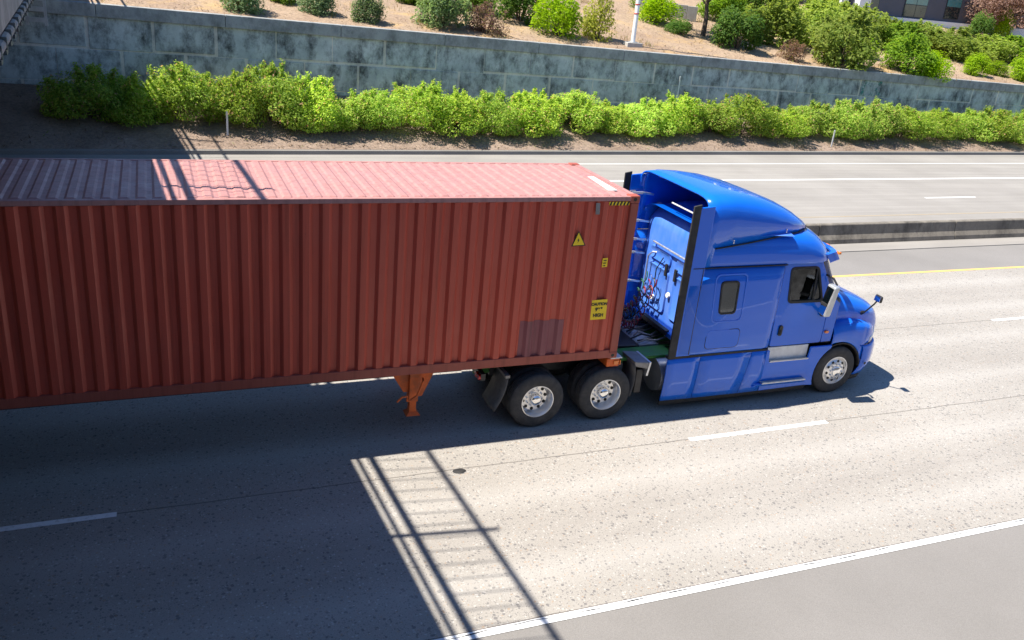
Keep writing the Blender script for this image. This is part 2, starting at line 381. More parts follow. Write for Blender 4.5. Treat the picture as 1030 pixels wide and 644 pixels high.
def mark(name, parent, x0, x1, fy, wd, z, mat, n=1):
    mb = MB(); X = np.linspace(x0, x1, n+1); mb.grid([[(x, fy(x)-wd/2, z), (x, fy(x)+wd/2, z)] for x in X]); return mb.build(name, mat, parent)
k = lambda a: (lambda x: a)
mark('edge_line', road, XL, XR, k(-4.47), .115, .004, 'white_fresh', 40)
MB().grid([[(x, -4.452+.012*math.sin(x*3.1)+.008*math.sin(x*11), .007), (x, -4.445+.012*math.sin(x*3.1)+.010*math.sin(x*9), .007)] for x in np.linspace(-20, 40, 300)]).build('joint_crack', 'black_print', road)
mark('yellow_line', road, XL, XR, k(6.37), .12, .004, 'yellow_paint', 40)
for n in range(-4, 8):
    x0 = 1.11 + n*12.19
    mark('lane_dash', road, x0, x0+3.05, k(-.985), .11, .004, 'white_paint')
    mark('lane_dash', road, x0-.5+0.0, x0+2.5, k(2.70), .11, .004, 'white_paint') if n != 0 else None
    x1 = 23.1 + n*12.19 - 24.38
    mark('lane_dash', fro, x1, x1+3.05, far_l(14.25, .029), .13, -.004, 'white_paint')
mark('lane_line', fro, XL, XR, far_l(17.55, .031), .17, -.004, 'white_fresh', 30)
mark('edge_line', fro, XL, XR, far_l(20.45, .043), .12, -.004, 'white_faint', 30)
mark('yellow_line', fro, XL, XR, far_l(12.1, .018), .09, -.004, 'yellow_worn', 30)
# small raised pavement marker / tar lump on the near lane
def blob(name, p, rx, ry, h, mat, label, cat):
    mb = MB(); n = 14
    rows = []
    for q, hh in ((1., 0.), (.86, .6), (.5, 1.), (.02, 1.05)):
        rows.append([(p[0]+rx*q*math.cos(2*math.pi*i/n)*(1+.12*math.sin(3.1*i)), p[1]+ry*q*math.sin(2*math.pi*i/n)*(1+.12*math.cos(2.3*i)), p[2]+h*hh) for i in range(n)])
    mb.grid(rows, True); o = mb.build(name, mat, None, True); return tag(o, label, cat)
d = ray(462, 474); s = -CAM[2]/d[2]; p = CAM+d*s
blob('tar_patch', (p[0], p[1], .001), .11, .075, .012, 'black_rubber', 'small round dark tar lump on the sunlit concrete lane beside the fence shadow', 'tar lump')

# barrier between the carriageways
def by(x): return 8.9 + .012*x
bfoot = MB().grid([[(x, by(x)-.62, -.004), (x, by(x)-.62, .02), (x, by(x)+.05, .064), (x, by(x)+.4, .064), (x, by(x)+.4, -.01)] for x in xs]).build('barrier_footing', 'asphalt_far'); tag(bfoot, kind='structure')
bar = thing('concrete_barrier', 'low grey concrete median barrier with dark stains between the two carriageways', 'barrier', (15, 9, 0))
x = -36.
while x < 80:
    L = 6.05; a, b = x+.012, x+L-.012
    mb = MB(); pr = [(0., .06), (.02, .20), (.10, .34), (.13, .66), (.15, .69), (.31, .69), (.33, .66), (.36, .34), (.44, .2), (.46, .06)]
    mb.grid([[(xx, by(xx)+q, z) for q, z in pr] for xx in (a, b)], True); n = len(pr); mb.f += [tuple(range(n)), tuple(range(n, 2*n))[::-1]]
    mb.build('barrier_segment', 'barrier_concrete', bar, bevel=.012); x += L
# kerb and planted bed
kb = MB().grid([[(x, kerb_y(x), -.01), (x, kerb_y(x)+.02, .14), (x, kerb_y(x)+.05, .155), (x, kerb_y(x)+.2, .155), (x, kerb_y(x)+.2, 0)] for x in np.linspace(XL, XR, 60)]).build('kerb', 'kerb_concrete'); tag(kb, kind='structure')
gut = MB().grid([[(x, kerb_y(x)-.45, -.004), (x, kerb_y(x), -.004)] for x in np.linspace(XL, XR, 60)]).build('gutter', 'asphalt_far'); tag(gut, kind='structure')
def terrain(name, fa, fb, nx, ny, mat, amp):
    rows = []
    for x in np.linspace(-45, 100, nx):
        r = []
        for j in range(ny):
            y = fa(x) + (fb(x)-fa(x))*j/(ny-1); e = 0 if j in (0,) else 1
            z = terr(x, y+(1e-4 if j == 0 else 0)) + e*amp*(math.sin(x*1.7+y*2.3)+math.sin(x*3.9-y*1.3)+math.sin(x*.6+y*5.1))*.33
            r.append((x, y, z))
        rows.append(r)
    return tag(MB().grid(rows).build(name, mat, None, True, ang=80), kind='structure')
terrain('planting_bed', lambda x: kerb_y(x)+.19, lambda x: wall_y(x)-.001, 300, 16, 'soil', .035)
terrain('hillside', lambda x: wall_y(x)+.05, lambda x: wall_y(x)+45, 300, 60, 'dry_slope', .06)

# retaining wall made of stacked panels
wall = thing('retaining_wall', 'long grey stained concrete panel wall with a coping above the hedge', 'wall', (5, 27.5, 1.5))
MB().grid([[(x, wall_y(x)-.026, base_z(x)-.3), (x, wall_y(x)-.026, cope_z(x)-.4)] for x in np.linspace(-45, 100, 40)]).build('mortar_backing', 'mortar', wall)
xw = -33.35; nrow = 0
while xw < 72:
    a, b = xw+.03, xw+2.39-.03
    for row in range(3):
        sh = 1.195*(row % 2)
        a2, b2 = a+sh, b+sh
        f = lambda x, q: cope_z(x)-.5 + (base_z(x)-.15-(cope_z(x)-.5))*q
        q0, q1 = (0, .43) if row == 0 else ((.445, .875) if row == 1 else (.89, 1.05))
        dp = random.uniform(-.03, -.004); gl = random.choice((-.038, -.01, .05, .065)); gz = random.choice((-.010, .0, .022, .028))
        b2 -= gl; q1 -= gz
        dy = dp
        mb = MB().hexa([(a2, wall_y(a2)-.03+dy, f(a2, q1)), (b2, wall_y(b2)-.03+dy, f(b2, q1)), (b2, wall_y(b2)+.16, f(b2, q1)), (a2, wall_y(a2)+.16, f(a2, q1)),
                        (a2, wall_y(a2)-.03+dy, f(a2, q0)), (b2, wall_y(b2)-.03+dy, f(b2, q0)), (b2, wall_y(b2)+.16, f(b2, q0)), (a2, wall_y(a2)+.16, f(a2, q0))])
        mb.build('wall_panel', 'wall_concrete', wall, bevel=.014, seg=1)
    xw += 2.39
xw = -33.
while xw < 72:
    a, b = xw+.008, xw+4.78-.008
    mb = MB().hexa([(a, wall_y(a)-.16, cope_z(a)-.5), (b, wall_y(b)-.16, cope_z(b)-.5), (b, wall_y(b)+.28, cope_z(b)-.5), (a, wall_y(a)+.28, cope_z(a)-.5),
                    (a, wall_y(a)-.16, cope_z(a)), (b, wall_y(b)-.16, cope_z(b)), (b, wall_y(b)+.28, cope_z(b)), (a, wall_y(a)+.28, cope_z(a))])
    mb.build('coping_stone', 'wall_coping', wall, bevel=.02); xw += 4.78
nw = thing('added_sky_block_wall', 'added unseen concrete wall on the shoulder side blocking sky light', 'wall', (5, -17, 0))  # unseen wall, added to hold sky fill off the shaded container side
for i in range(38):
    MB().box(-60+i*4.2, -60+i*4.2+4.17, -17.4, -17.0+.02*(i % 2), -.05, 8.2).build('wall_panel', 'bridge_concrete', nw)
# teal graffiti patch (flat paint on the wall)
t = NT('teal_graffiti'); co = t.coord(); nz = t.noise(co, 3., 4, .7)
tr = t.n('ShaderNodeBsdfTransparent'); mx = t.n('ShaderNodeMixShader'); t.set(Base_Color=(.05, .28, .25), Roughness=.7)
t.l(t.ramp(nz, [(.48, 0.), (.6, .75)]), mx.inputs[0]); t.l(tr.outputs[0], mx.inputs[1]); t.l(t.b.outputs[0], mx.inputs[2]); t.l(mx.outputs[0], t.out.inputs['Surface']); M['graffiti'] = t.m
def onwall(u, v):
    d = ray(u, v)
    for i in range(4000):
        p = CAM+d*(20+i*.02)
        if p[1] >= wall_y(p[0])-.068: return p
a, b = onwall(868, 80), onwall(884, 97)
MB().add([(a[0], wall_y(a[0])-.068, b[2]), (b[0], wall_y(b[0])-.068, b[2]), (b[0], wall_y(b[0])-.068, a[2]), (a[0], wall_y(a[0])-.068, a[2])], [(0, 1, 2, 3)]).build('graffiti_patch', 'graffiti', wall)

# ------------------------------------------------------------------ overpass on the left, whose shadow crosses the road
BD = -.065
def bf(y): return -8.17 + BD*(y+11.86)        # outer face of the deck edge
ZB, ZT = 5.9, 7.13
br = thing('overpass', 'grey concrete road overpass along whose deck edge brackets run, crossing the highway', 'bridge', (-12, 8, 0))
def along(mb, o0, o1, z0, z1, y0, y1, n=1):     # box swept along the bridge, offsets from the outer face (negative = inwards)
    return mb.hexa([(bf(y0)+o0, y0, z0), (bf(y0)+o1, y0, z0), (bf(y1)+o1, y1, z0), (bf(y1)+o0, y1, z0), (bf(y0)+o0, y0, z1), (bf(y0)+o1, y0, z1), (bf(y1)+o1, y1, z1), (bf(y1)+o0, y1, z1)])
Y0, Y1 = -30., 31.5
along(MB(), -32.5, -.002, 5.98, 6.45, Y0, Y1).build('deck', 'bridge_concrete', br)
along(MB(), -.25, 0, ZB, ZT, Y0, Y1).build('deck_edge', 'bridge_concrete', br, bevel=.015)
along(MB(), -32.5, -32.25, ZB, ZT, Y0, Y1).build('deck_edge', 'bridge_concrete', br, bevel=.015)
for o in (-1.4, -3.9, -6.4, -8.9, -11.4, -13.9, -16.4, -18.9, -21.4, -23.9, -26.4, -28.9, -31.4): along(MB(), o-.4, o, 4.95, 5.985, Y0, Y1).build('girder', 'bridge_concrete', br)
along(MB(), -32.2, -1.0, 1.0, 5.97, 29.6, 31.4).build('abutment', 'bridge_concrete', br)
# conduit carried on brackets below the deck edge
pts = [(bf(y)-.02, y, 5.78) for y in np.linspace(Y0, Y1, 40)]
MB().tube(pts, .075, 10).build('conduit', 'bridge_concrete', br, True)
for i in range(38):
    y = -10 + i*1.05
    mb = MB(); along(mb, -.30, .05, 5.66, 5.72, y, y+.30); along(mb, -.30, -.22, 5.66, 5.93, y, y+.30); along(mb, -.06, .06, 5.72, 5.88, y+.1, y+.2)
    mb.build('bracket', 'fence_steel', br)
for i in range(5):
    y = 18 + i*3.
    mb = MB(); along(mb, -.01, .03, 5.95, 6.36, y, y+.9); mb.build('panel_plate', 'teal_paint', br, bevel=.01)
# access ladder hanging from the deck by the far abutment
lad = thing('access_ladder', 'short steel ladder hanging under the overpass edge by the panel wall', 'ladder', (bf(25.6)+.4, 25.6, 4.2))
lx = bf(25.6)-.75
for q in (0, .62): MB().box(lx+q-.05, lx+q+.05, 25.6, 25.7, 3.9, 5.95).build('rail', 'galvanised', lad)
for i in range(5): MB().box(lx+.05, lx+.57, 25.58, 25.7, 4.02+i*.38, 4.18+i*.38).build('rung', 'galvanised', lad)
# fence on the deck edge
fe = thing('pedestrian_fence', 'dark steel picket fence standing on the overpass deck edge', 'fence', (bf(0)-.12, 0, ZT))
def fl(mb, wd, z0, z1): return along(mb, -.12-wd/2, -.12+wd/2, z0, z1, Y0, Y1)
fl(MB(), .045, ZT+.31, ZT+.37).build('rail', 'fence_steel', fe); fl(MB(), .07, ZT+.65, ZT+.74).build('rail', 'fence_steel', fe); fl(MB(), .06, ZT+2.22, ZT+2.29).build('rail', 'fence_steel', fe)
pm = None
for i in range(160):
    y = -22 + i*.3
    if pm is None: o = MB().box(-.009, .009, -.009, .009, .70, 2.25).build('picket', 'fence_steel', None); pm = o.data; o.parent = fe
    else: o = bpy.data.objects.new('picket', pm); COL.objects.link(o); o.parent = fe
    o.location = (bf(y)-.12-fe.location.x, y, 0)
for i in range(18):
    y = -1.8 + 2.8*(i-7); x = bf(y)-.12
    MB().box(x-.035, x+.035, y-.035, y+.035, ZT-.1, ZT+2.62).build('post', 'fence_steel', fe)

# ------------------------------------------------------------------ shipping container
ZC = 1.2212; HC = 2.896; LC = 12.192; WC = 2.438
ct = thing('shipping_container', 'long rust red corrugated steel shipping container riding behind the blue truck', 'container', (-LC/2, WC/2, ZC))
PT = .2791; X0 = -.533          # pitch and phase of the side corrugation
def side(yo, sgn):
    prof = []; kk = -1
    xx = -.16
    for i in range(-1, 44):
        c0 = X0 - i*PT
        for dx, dd in ((.165, 0), (.117, 1), (.024, 1), (-.024, 0)): prof.append((c0+dx, dd))
    prof = sorted([p for p in prof if -LC+.17 < p[0] < -.17]); prof = [(-LC+.15, prof[0][1])] + prof + [(-.15, prof[-1][1])]
    rows = []
    for x, dd in prof:
        y = yo + sgn*(.010 + .044*dd); rows.append([(x, y, ZC+.15), (x, y, ZC+1.45), (x, y, ZC+HC-.09)])
    return MB().grid(rows)
side(0, 1).build('side_panel', 'container_red', ct, solid=0)
side(WC, -1).build('side_panel', 'container_red', ct)
# roof: stamped ribs
rows = []; nR = int((LC-.5)/.209); ys = [.07, .10, .125, WC-.125, WC-.10, WC-.07]
def rib(x): 
    u = ((x+.28) % .209)/.209
    return .0 if u < .28 else ((u-.28)/.16 if u < .44 else (1. if u < .84 else (1-u)/.16))
xr = [-.06, -.25]
for i in range(nR):
    b = -.28-i*.209
    for q in (1., .84, .44, .28): xr.append(b - .209 + .209*q)
xr = sorted(set(xr+[-LC+.06]))
for x in xr:
    h = rib(x) if -LC+.3 < x < -.27 else 0.
    rows.append([(x, y, ZC+HC-.022 + .018*h*(0 if j in (0, 1, 4, 5) else 1)) for j, y in enumerate(ys)])
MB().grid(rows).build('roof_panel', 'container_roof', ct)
MB().box(-.07, -.03, .1, WC-.1, ZC+.1, ZC+HC-.1).build('front_panel', 'container_red', ct)
MB().box(-LC+.03, -LC+.08, .1, WC-.1, ZC+.1, ZC+HC-.1).build('door_leaf', 'container_red', ct)
for y in (0, WC):
    s = 1 if y == 0 else -1; q = lambda a, b: (min(y+s*a, y+s*b), max(y+s*a, y+s*b))
    a, b = q(.004, .074); MB().box(-LC+.16, -.16, a, b, ZC+HC-.085, ZC+HC-.012).build('top_rail', 'container_roof', ct, bevel=.006)
    a, b = q(.002, .06); MB().box(-LC+.16, -.16, a, b, ZC+.012, ZC+.16).build('bottom_rail', 'container_frame', ct, bevel=.006)
    for x in (0, -LC):
        sx = -1 if x == 0 else 1; r = lambda a, b: (min(x+sx*a, x+sx*b), max(x+sx*a, x+sx*b))
        a, b = q(.006, .12); c0, c1 = r(.004, .15)
        MB().box(c0, c1, a, b, ZC+.118, ZC+HC-.118).build('corner_post', 'container_frame', ct, bevel=.012)
        for z in (0, HC-.118):
            a, b = q(0, .162); c0, c1 = r(0, .178)
            cc = MB().box(c0, c1, a, b, ZC+z, ZC+z+.118).build('corner_casting', 'container_frame', ct, bevel=.012)
            hx = (c0+c1)/2; hy = y - s*.002; MB().add([(hx+.045*math.cos(j*math.pi/5)*.7, hy, ZC+z+.059+.032*math.sin(j*math.pi/5)) for j in range(10)], [tuple(range(10))]).build('casting_hole', 'black_print', cc)
for x in (0, -LC):
    sx = -1 if x == 0 else 1
    for z0, z1 in ((HC-.10, HC-.012), (.01, .15)):
        a, b = sorted((x+sx*.006, x+sx*.10)); MB().box(a, b, .163, WC-.163, ZC+z0, ZC+z1).build('end_rail', 'container_roof', ct)
# markings: measured from the photograph on the near side
def onside(u, v, y=0.0):
    d = ray(u, v); s = (y-CAM[1])/d[1]; p = CAM+d*s; return p[0], p[2]
YS = .0065
def sticker(name, pts, mat, y=YS, par=None):
    q = [onside(u, v) for u, v in pts]; return MB().add([(x, y, z) for x, z in q] + [(x, y+.002, z) for x, z in q], [tuple(range(len(q)))[::-1], tuple(range(len(q), 2*len(q)))] + [(i, (i+1) % len(q), len(q)+(i+1) % len(q), len(q)+i) for i in range(len(q))]).build(name, mat, par or ct)
tri = sticker('warning_triangle', [(582.5, 232.5), (574.8, 248.2), (589.2, 247.2)], 'black_print')
sticker('triangle_face', [(582.4, 234.2), (576.2, 247.2), (587.8, 246.4)], 'yellow_sticker', YS-.003, tri)
sticker('triangle_symbol', [(582.0, 240.2), (580.9, 242.6), (581.7, 242.4), (581.0, 244.6), (583.0, 241.9), (582.1, 242.0), (582.8, 240.3)], 'black_print', YS-.005, tri)
sm = sticker('small_notice', [(606.5, 260.2), (611.8, 259.6), (610.8, 268.6), (605.4, 269.2)], 'yellow_sticker')
for u, v, w_ in ((607.3, 262, 3.2), (607.0, 264.6, 3.0), (606.7, 267.2, 2.2)): sticker('print_line', [(u, v), (u+w_, v-.2), (u+w_-.2, v+.7), (u-.1, v+.9)], 'black_print', YS-.003, sm)
nb = sticker('height_notice', [(595.8, 302.4), (611.4, 301.2), (609.2, 321.0), (593.6, 322.2)], 'yellow_sticker')
for txt, u, v, sz in (('CAUTION', 602.9, 306.2, .066), ("9'6\"", 602.3, 311.6, .088), ('HIGH', 601.6, 317.4, .080)):
    x, z = onside(u, v); text_mesh(txt, sz, 'lettering', 'black_print', nb, Matrix.Translation((x, YS-.004, z)) @ Matrix.Rotation(R_(90), 4, 'X'), .004)
hz = sticker('hazard_strip', [(613.2, 203.2), (633.4, 203.0), (633.0, 206.6), (612.8, 206.8)], 'yellow_sticker', .001)
for i in range(6):
    u = 613.4+i*3.4; sticker('hazard_bar', [(u+1.3, 203.1), (u+3.0, 203.1), (u+1.4, 206.7), (u-.3, 206.7)], 'black_print', -.001, hz)
sticker('identification_plate', [(600, 204.5), (604.2, 204.5), (603.4, 216), (599.2, 216)], 'steel_grey')
# repair patch follows the corrugation just proud of the side sheet
px0, px1 = onside(523, 340)[0], onside(566, 340)[0]
xsP = sorted([p for p in {round(X0 - i*PT + dx, 4): 1 for i in range(-1, 12) for dx in (.165, .117, .024, -.024)} if px0 < p < px1])
def dpt(x):
    u = ((x - X0) + .024) % PT - .024
    return (u+.024)/.048 if u < .024 else (1. if u < .117 else ((.165-u)/.048 if u < .165 else 0.))
xsP = [px0]+xsP+[px1]; zt_ = onside(545, 323)[1]
MB().grid([[(x, .010+.044*max(0, min(1, dpt(x)))-.003, ZC+.155), (x, .010+.044*max(0, min(1, dpt(x)))-.003, zt_)] for x in xsP]).build('repair_patch', 'container_patch', ct)
d = ray(0, 0)
def onroof(u, v): d = ray(u, v); s = (ZC+HC+.001-CAM[2])/d[2]; p = CAM+d*s; return p
q = [onroof(*a) for a in ((591, 177.5), (597, 177.5), (621, 191.5), (612, 191.5))]
MB().add([tuple(a) for a in q] + [(a[0], a[1], a[2]-.004) for a in q], [(0, 1, 2, 3), (7, 6, 5, 4), (0, 4, 5, 1), (1, 5, 6, 2), (2, 6, 7, 3), (3, 7, 4, 0)]).build('roof_decal', 'white_plate', ct)

# ------------------------------------------------------------------ wheels
def make_wheel(parent, cx, cz, yface, sgn, kind, r=.505, wd=.27):
    """sgn=+1: the outer face looks to -y"""
    Y = lambda o: yface + sgn*o
    ty = MB(); pr = []
    for rr, o in ((.288, .02), (.30, .008), (.36, .0), (.43, .002), (.475, .016), (.497, .034), (r, .052)): pr.append((rr, o))
    gs = (.085, .135, .185)
    for g in gs: pr += [(r, g-.010), (r-.014, g-.006), (r-.014, g+.006), (r, g+.010)]
    pr += [(r, wd-.052), (.497, wd-.034), (.475, wd-.016), (.43, wd), (.36, wd), (.288, wd-.02)]
    ri = MB(); c = (cx, 0, cz)
    ri.revolve_y([(.262, Y(.06)), (.272, Y(.022)), (.284, Y(.0)), (.298, Y(.002)), (.302, Y(.016)), (.29, Y(.04))], c, 40)
    if kind == 'dual':
        ri.revolve_y([(.262, Y(.06)), (.252, Y(.14)), (.235, Y(.165)), (.205, Y(.172)), (.12, Y(.165)), (.03, Y(.16))], c, 40); fd = .165; hubd = .02
    else:
        ri.revolve_y([(.262, Y(.055)), (.245, Y(.05)), (.222, Y(.02)), (.19, Y(-.004)), (.13, Y(-.012)), (.03, Y(-.014))], c, 40); fd = -.004; hubd = -.085
    wheel = ri.build('wheel', 'aluminium', parent, True)
    ty.revolve_y([(a, Y(b)) for a, b in pr], c, 56).build('tyre', 'tyre_rubber', wheel, True, ang=40)
    hb = MB()
    if kind == 'dual': hb.revolve_y([(.105, Y(.165)), (.10, Y(.07)), (.085, Y(.045)), (.06, Y(.03)), (.001, Y(.026))], c, 24)
    else: hb.revolve_y([(.10, Y(-.012)), (.096, Y(-.05)), (.07, Y(-.066)), (.001, Y(-.07))], c, 24)
    hb.build('hub', 'chrome', wheel, True)
    hh = MB(); nuts = MB()
    for i in range(10):
        a = 2*math.pi*(i+.3)/10; rr = .208 if kind == 'dual' else .205
        o = fd - (.004 if kind == 'dual' else -.004) - .004
        hh.revolve_y([(.0005, Y(o-.001)), (.026, Y(o-.001)), (.03, Y(o+.008))], (cx+rr*math.cos(a), 0, cz+rr*math.sin(a)), 12)
        a += .31; rr = .145; o = fd-.006; p = (cx+rr*math.cos(a), 0, cz+rr*math.sin(a))
        nuts.revolve_y([(.017, Y(o+.01)), (.017, Y(o-.03)), (.010, Y(o-.045)), (.0005, Y(o-.047))], p, 8)
    tag(hh.build('hand_holes', 'black_print', wheel), kind='stuff'); tag(nuts.build('lug_nuts', 'chrome', wheel, True), kind='stuff')
    return wheel

# ------------------------------------------------------------------ container chassis (semi-trailer)
ch = thing('container_chassis', 'orange steel container chassis with landing legs under the red container', 'trailer', (-6.5, 1.22, 0))
for y in (.72, 1.58): MB().box(-12., -2.6, y, y+.14, .86, 1.19).build('frame_beam', 'chassis_dark', ch)
for y in (.72, 1.58): MB().box(-2.6, -.15, y, y+.14, 1.06, 1.205).build('gooseneck_beam', 'chassis_dark', ch)
for x in (-12.05, -9.2, -5.8, -2.9): MB().box(x, x+.16, .32, 2.12, 1.10, 1.195).build('cross_member', 'chassis_dark', ch)
MB().box(-.15, .10, .05, 2.39, 1.03, 1.19).build('front_bolster', 'chassis_orange', ch, bevel=.015)
MB().box(-.1, .13, .02, .42, 1.195, 1.215).build('bolster_plate', 'white_plate', ch)
MB().box(.101, .12, .03, .16, 1.06, 1.15).build('marker_light', 'amber_lens', ch, bevel=.008)
MB().box(-.02, .075, .03, .049, 1.07, 1.15).build('marker_light', 'amber_lens', ch, bevel=.008)
for y, s in ((.42, 1), (2.02, -1)):
    leg = MB(); leg.box(-3.62, -3.46, y-.08, y+.08, .55, 1.15); leg.box(-3.60, -3.48, y-.06, y+.06, .34, .56).build('landing_leg', 'chassis_orange', ch, bevel=.01)
    lo = ch.children[-1]
    MB().hexa([(-3.66, y-.12, .31), (-3.42, y-.12, .31), (-3.42, y+.12, .31), (-3.66, y+.12, .31), (-3.6, y-.06, .37), (-3.48, y-.06, .37), (-3.48, y+.06, .37), (-3.6, y+.06, .37)]).build('foot', 'chassis_orange', lo)
    MB().add([(-3.95, y-.02*s, 1.14), (-3.62, y-.02*s, 1.14), (-3.62, y-.02*s, .72), (-3.70, y-.02*s, .72), (-3.95, y+.02*s, 1.14), (-3.62, y+.02*s, 1.14), (-3.62, y+.02*s, .72), (-3.70, y+.02*s, .72)],
             [(0, 1, 2, 3), (7, 6, 5, 4), (0, 4, 5, 1), (1, 5, 6, 2), (2, 6, 7, 3), (3, 7, 4, 0)]).build('gusset', 'chassis_orange', lo)
    MB().add([(-3.15, y-.02*s, 1.14), (-3.46, y-.02*s, 1.14), (-3.46, y-.02*s, .62), (-3.38, y-.02*s, .62), (-3.15, y+.02*s, 1.14), (-3.46, y+.02*s, 1.14), (-3.46, y+.02*s, .62), (-3.38, y+.02*s, .62)],
             [(0, 1, 2, 3), (7, 6, 5, 4), (0, 4, 5, 1), (1, 5, 6, 2), (2, 6, 7, 3), (3, 7, 4, 0)]).build('gusset', 'chassis_orange', lo)
MB().box(-3.55, -3.52, .5, 1.95, .82, .86).build('cross_shaft', 'chassis_orange', ch)
MB().tube([(-3.40, .33, .98), (-3.42, .24, .98), (-3.52, .20, .74), (-3.64, .20, .66), (-3.70, .17, .68), (-3.72, .10, .80), (-3.82, .05, .82), (-3.90, .05, .74)], .017, 8).build('crank_handle', 'chassis_orange', ch, True)
for x in (-11.65, -10.42):
    for y, s in ((.02, 1), (2.42, -1)):
        make_wheel(ch, x, .505, y, s, 'dual'); make_wheel(ch, x, .505, y+s*.33, s, 'dual')
    MB().tube([(x, .1, .505), (x, 2.34, .505)], .07, 12).build('axle', 'chassis_dark', ch, True)
    MB().box(x-.08, x+.08, .76, 1.68, .55, .87).build('suspension_hanger', 'chassis_dark', ch)

# ------------------------------------------------------------------ the tractor
tk = thing('semi_truck', 'bright blue long nose semi truck with raised sleeper roof pulling the red container', 'truck', (2.6, 1.22, 0))
YC = 1.22
def plan_loft(secs):     # each section: z and a half outline [(x, half width)] ; mirrored about the centre line
    mb = MB(); rows = []
    for z, hl in secs:
        near = [(x, YC-h, z) for x, h in hl]; far = [(x, YC+h, z) for x, h in reversed(hl) if h > 1e-4]
        rows.append(near+far)
    return mb.grid(rows)
# sleeper walls
SW = [(1.25, 1.225), (2.2, 1.225), (3.12, 1.22), (3.24, 1.205), (3.335, 1.15)]
def sw(dw=0): return [(x, h+dw) for x, h in SW]
near = MB().grid([[(x, YC-h-b, z) for x, h in SW] for z, b in ((1.12, -.03), (1.17, 0), (1.5, .004), (2.0, .006), (2.5, .0), (2.80, -.012))]); near.build('sleeper_side', 'blue', tk, True, solid=.03)
mirror_y(near, YC).build('sleeper_side', 'blue', tk, True, solid=.03)
# roof cap: above the seam line
def front(zs, xs_, xc, hw, n=9, e=2.4):       # rounded front outline from the side to the centre
    out = []
    for i in range(n):
        a = math.pi/2*i/(n-1); out.append((xs_+(xc-xs_)*math.sin(a)**(2/e)*1.0, hw*math.cos(a)**(2/e) if i < n-1 else 0.))
    return out
rows = []
for z, xs_, xc, hw in ((2.815, 3.95, 4.62, 1.195), (2.84, 3.97, 4.66, 1.21), (2.93, 3.90, 4.63, 1.212), (3.05, 3.76, 4.55, 1.208), (3.17, 3.58, 4.44, 1.19), (3.26, 3.40, 4.31, 1.155), (3.33, 3.2, 4.14, 1.09), (3.38, 2.9, 3.9, .97), (3.41, 2.6, 3.6, .80)):
    fr = front(z, xs_, xc, hw); hl = [(1.585, hw), (2.2, hw), (2.9 if xs_ > 3.0 else 2.4, hw)] + fr
    rows.append((z, hl))
capm = plan_loft(rows); n = len(capm.v)//len(rows); capm.f.append(tuple(range(n*(len(rows)-1), n*len(rows)))); capm.build('roof_cap', 'blue', tk, True, ang=50)
# roof fairing: open at the rear
rows = []
for x, hw, zb, zt, e in ((1.40, 1.222, 2.83, 4.05, 9.), (1.60, 1.222, 2.83, 4.07, 8.5), (1.64, 1.222, 3.17, 4.075, 8.), (2.0, 1.217, 3.21, 4.075, 6.5), (2.4, 1.20, 3.26, 4.04, 5.4), (2.8, 1.165, 3.31, 3.965, 4.5), (3.2, 1.10, 3.345, 3.85, 3.8), (3.55, 1.0, 3.365, 3.71, 3.2), (3.85, .83, 3.37, 3.55, 2.8), (4.08, .58, 3.355, 3.41, 2.6), (4.2, .3, 3.33, 3.335, 2.5)):
    r = []
    for i in range(21):
        a = math.pi*i/20; cs, sn = math.cos(a), math.sin(a)
        r.append((x + .10*(1-abs(cs))*(1 if x < 1.7 else 0)*0, YC - hw*math.copysign(abs(cs)**(2/e), cs), zb + (zt-zb)*abs(sn)**(2/e)))
    rows.append(r)
rf_ = MB().grid(rows).build('roof_fairing', 'blue', tk, True, solid=.03, ang=50)
for e_ in (0, 20): MB().tube([(r[e_][0], r[e_][1]+(-.006 if e_ == 0 else .006), r[e_][2]) for r in rows[2:]], .014, 6).build('fairing_seam', 'black_rubber', rf_, True)
for r in (rows[3], rows[6]):
    for dz in (.06, .10): MB().tube([(r[1][0], r[1][1]-.004, r[0][2]+dz), (r[1][0], r[1][1]-.02, r[0][2]+dz)], .012, 8).build('fairing_bolt', 'chrome', rf_)
for (x, zz) in ((2.1, 3.34), (2.1, 3.38), (2.95, 3.43), (2.95, 3.47)):
    pass
# side extenders with rubber trailing edges
for s in (-1, 1):
    y = YC + s*1.205
    e = MB().hexa([(1.2, y-.02, 1.14), (1.52, y-.02, 1.14), (1.52, y+.02, 1.14), (1.2, y+.02, 1.14), (1.2, y-.02, 3.90), (1.5, y-.02, 3.93), (1.5, y+.02, 3.93), (1.2, y+.02, 3.90)]).build('side_extender', 'blue', tk, bevel=.012)
    MB().hexa([(1.06, y+s*.012-.018, 1.13), (1.215, y+s*.012-.018, 1.13), (1.215, y+s*.012+.018, 1.13), (1.06, y+s*.012+.018, 1.13), (1.07, y+s*.012-.018, 3.93), (1.215, y+s*.012-.018, 3.96), (1.215, y+s*.012+.018, 3.96), (1.07, y+s*.012+.018, 3.93)]).build('rubber_edge', 'black_rubber', e, bevel=.006)
    for z in (1.75, 2.35, 2.62, 3.0, 3.55):
        mb = MB(); mb.bar((1.24, y-s*.05, z), (1.45, y-s*.12, z+.02), .05, .05); mb.bar((1.45, y-s*.12, z+.02), (1.70, y-s*.10, z-.02), .04, .04); mb.box(1.2, 1.32, min(y-s*.02, y-s*.06), max(y-s*.02, y-s*.06), z-.05, z+.05)
        mb.build('strut', 'worn_aluminium', e, bevel=.006)
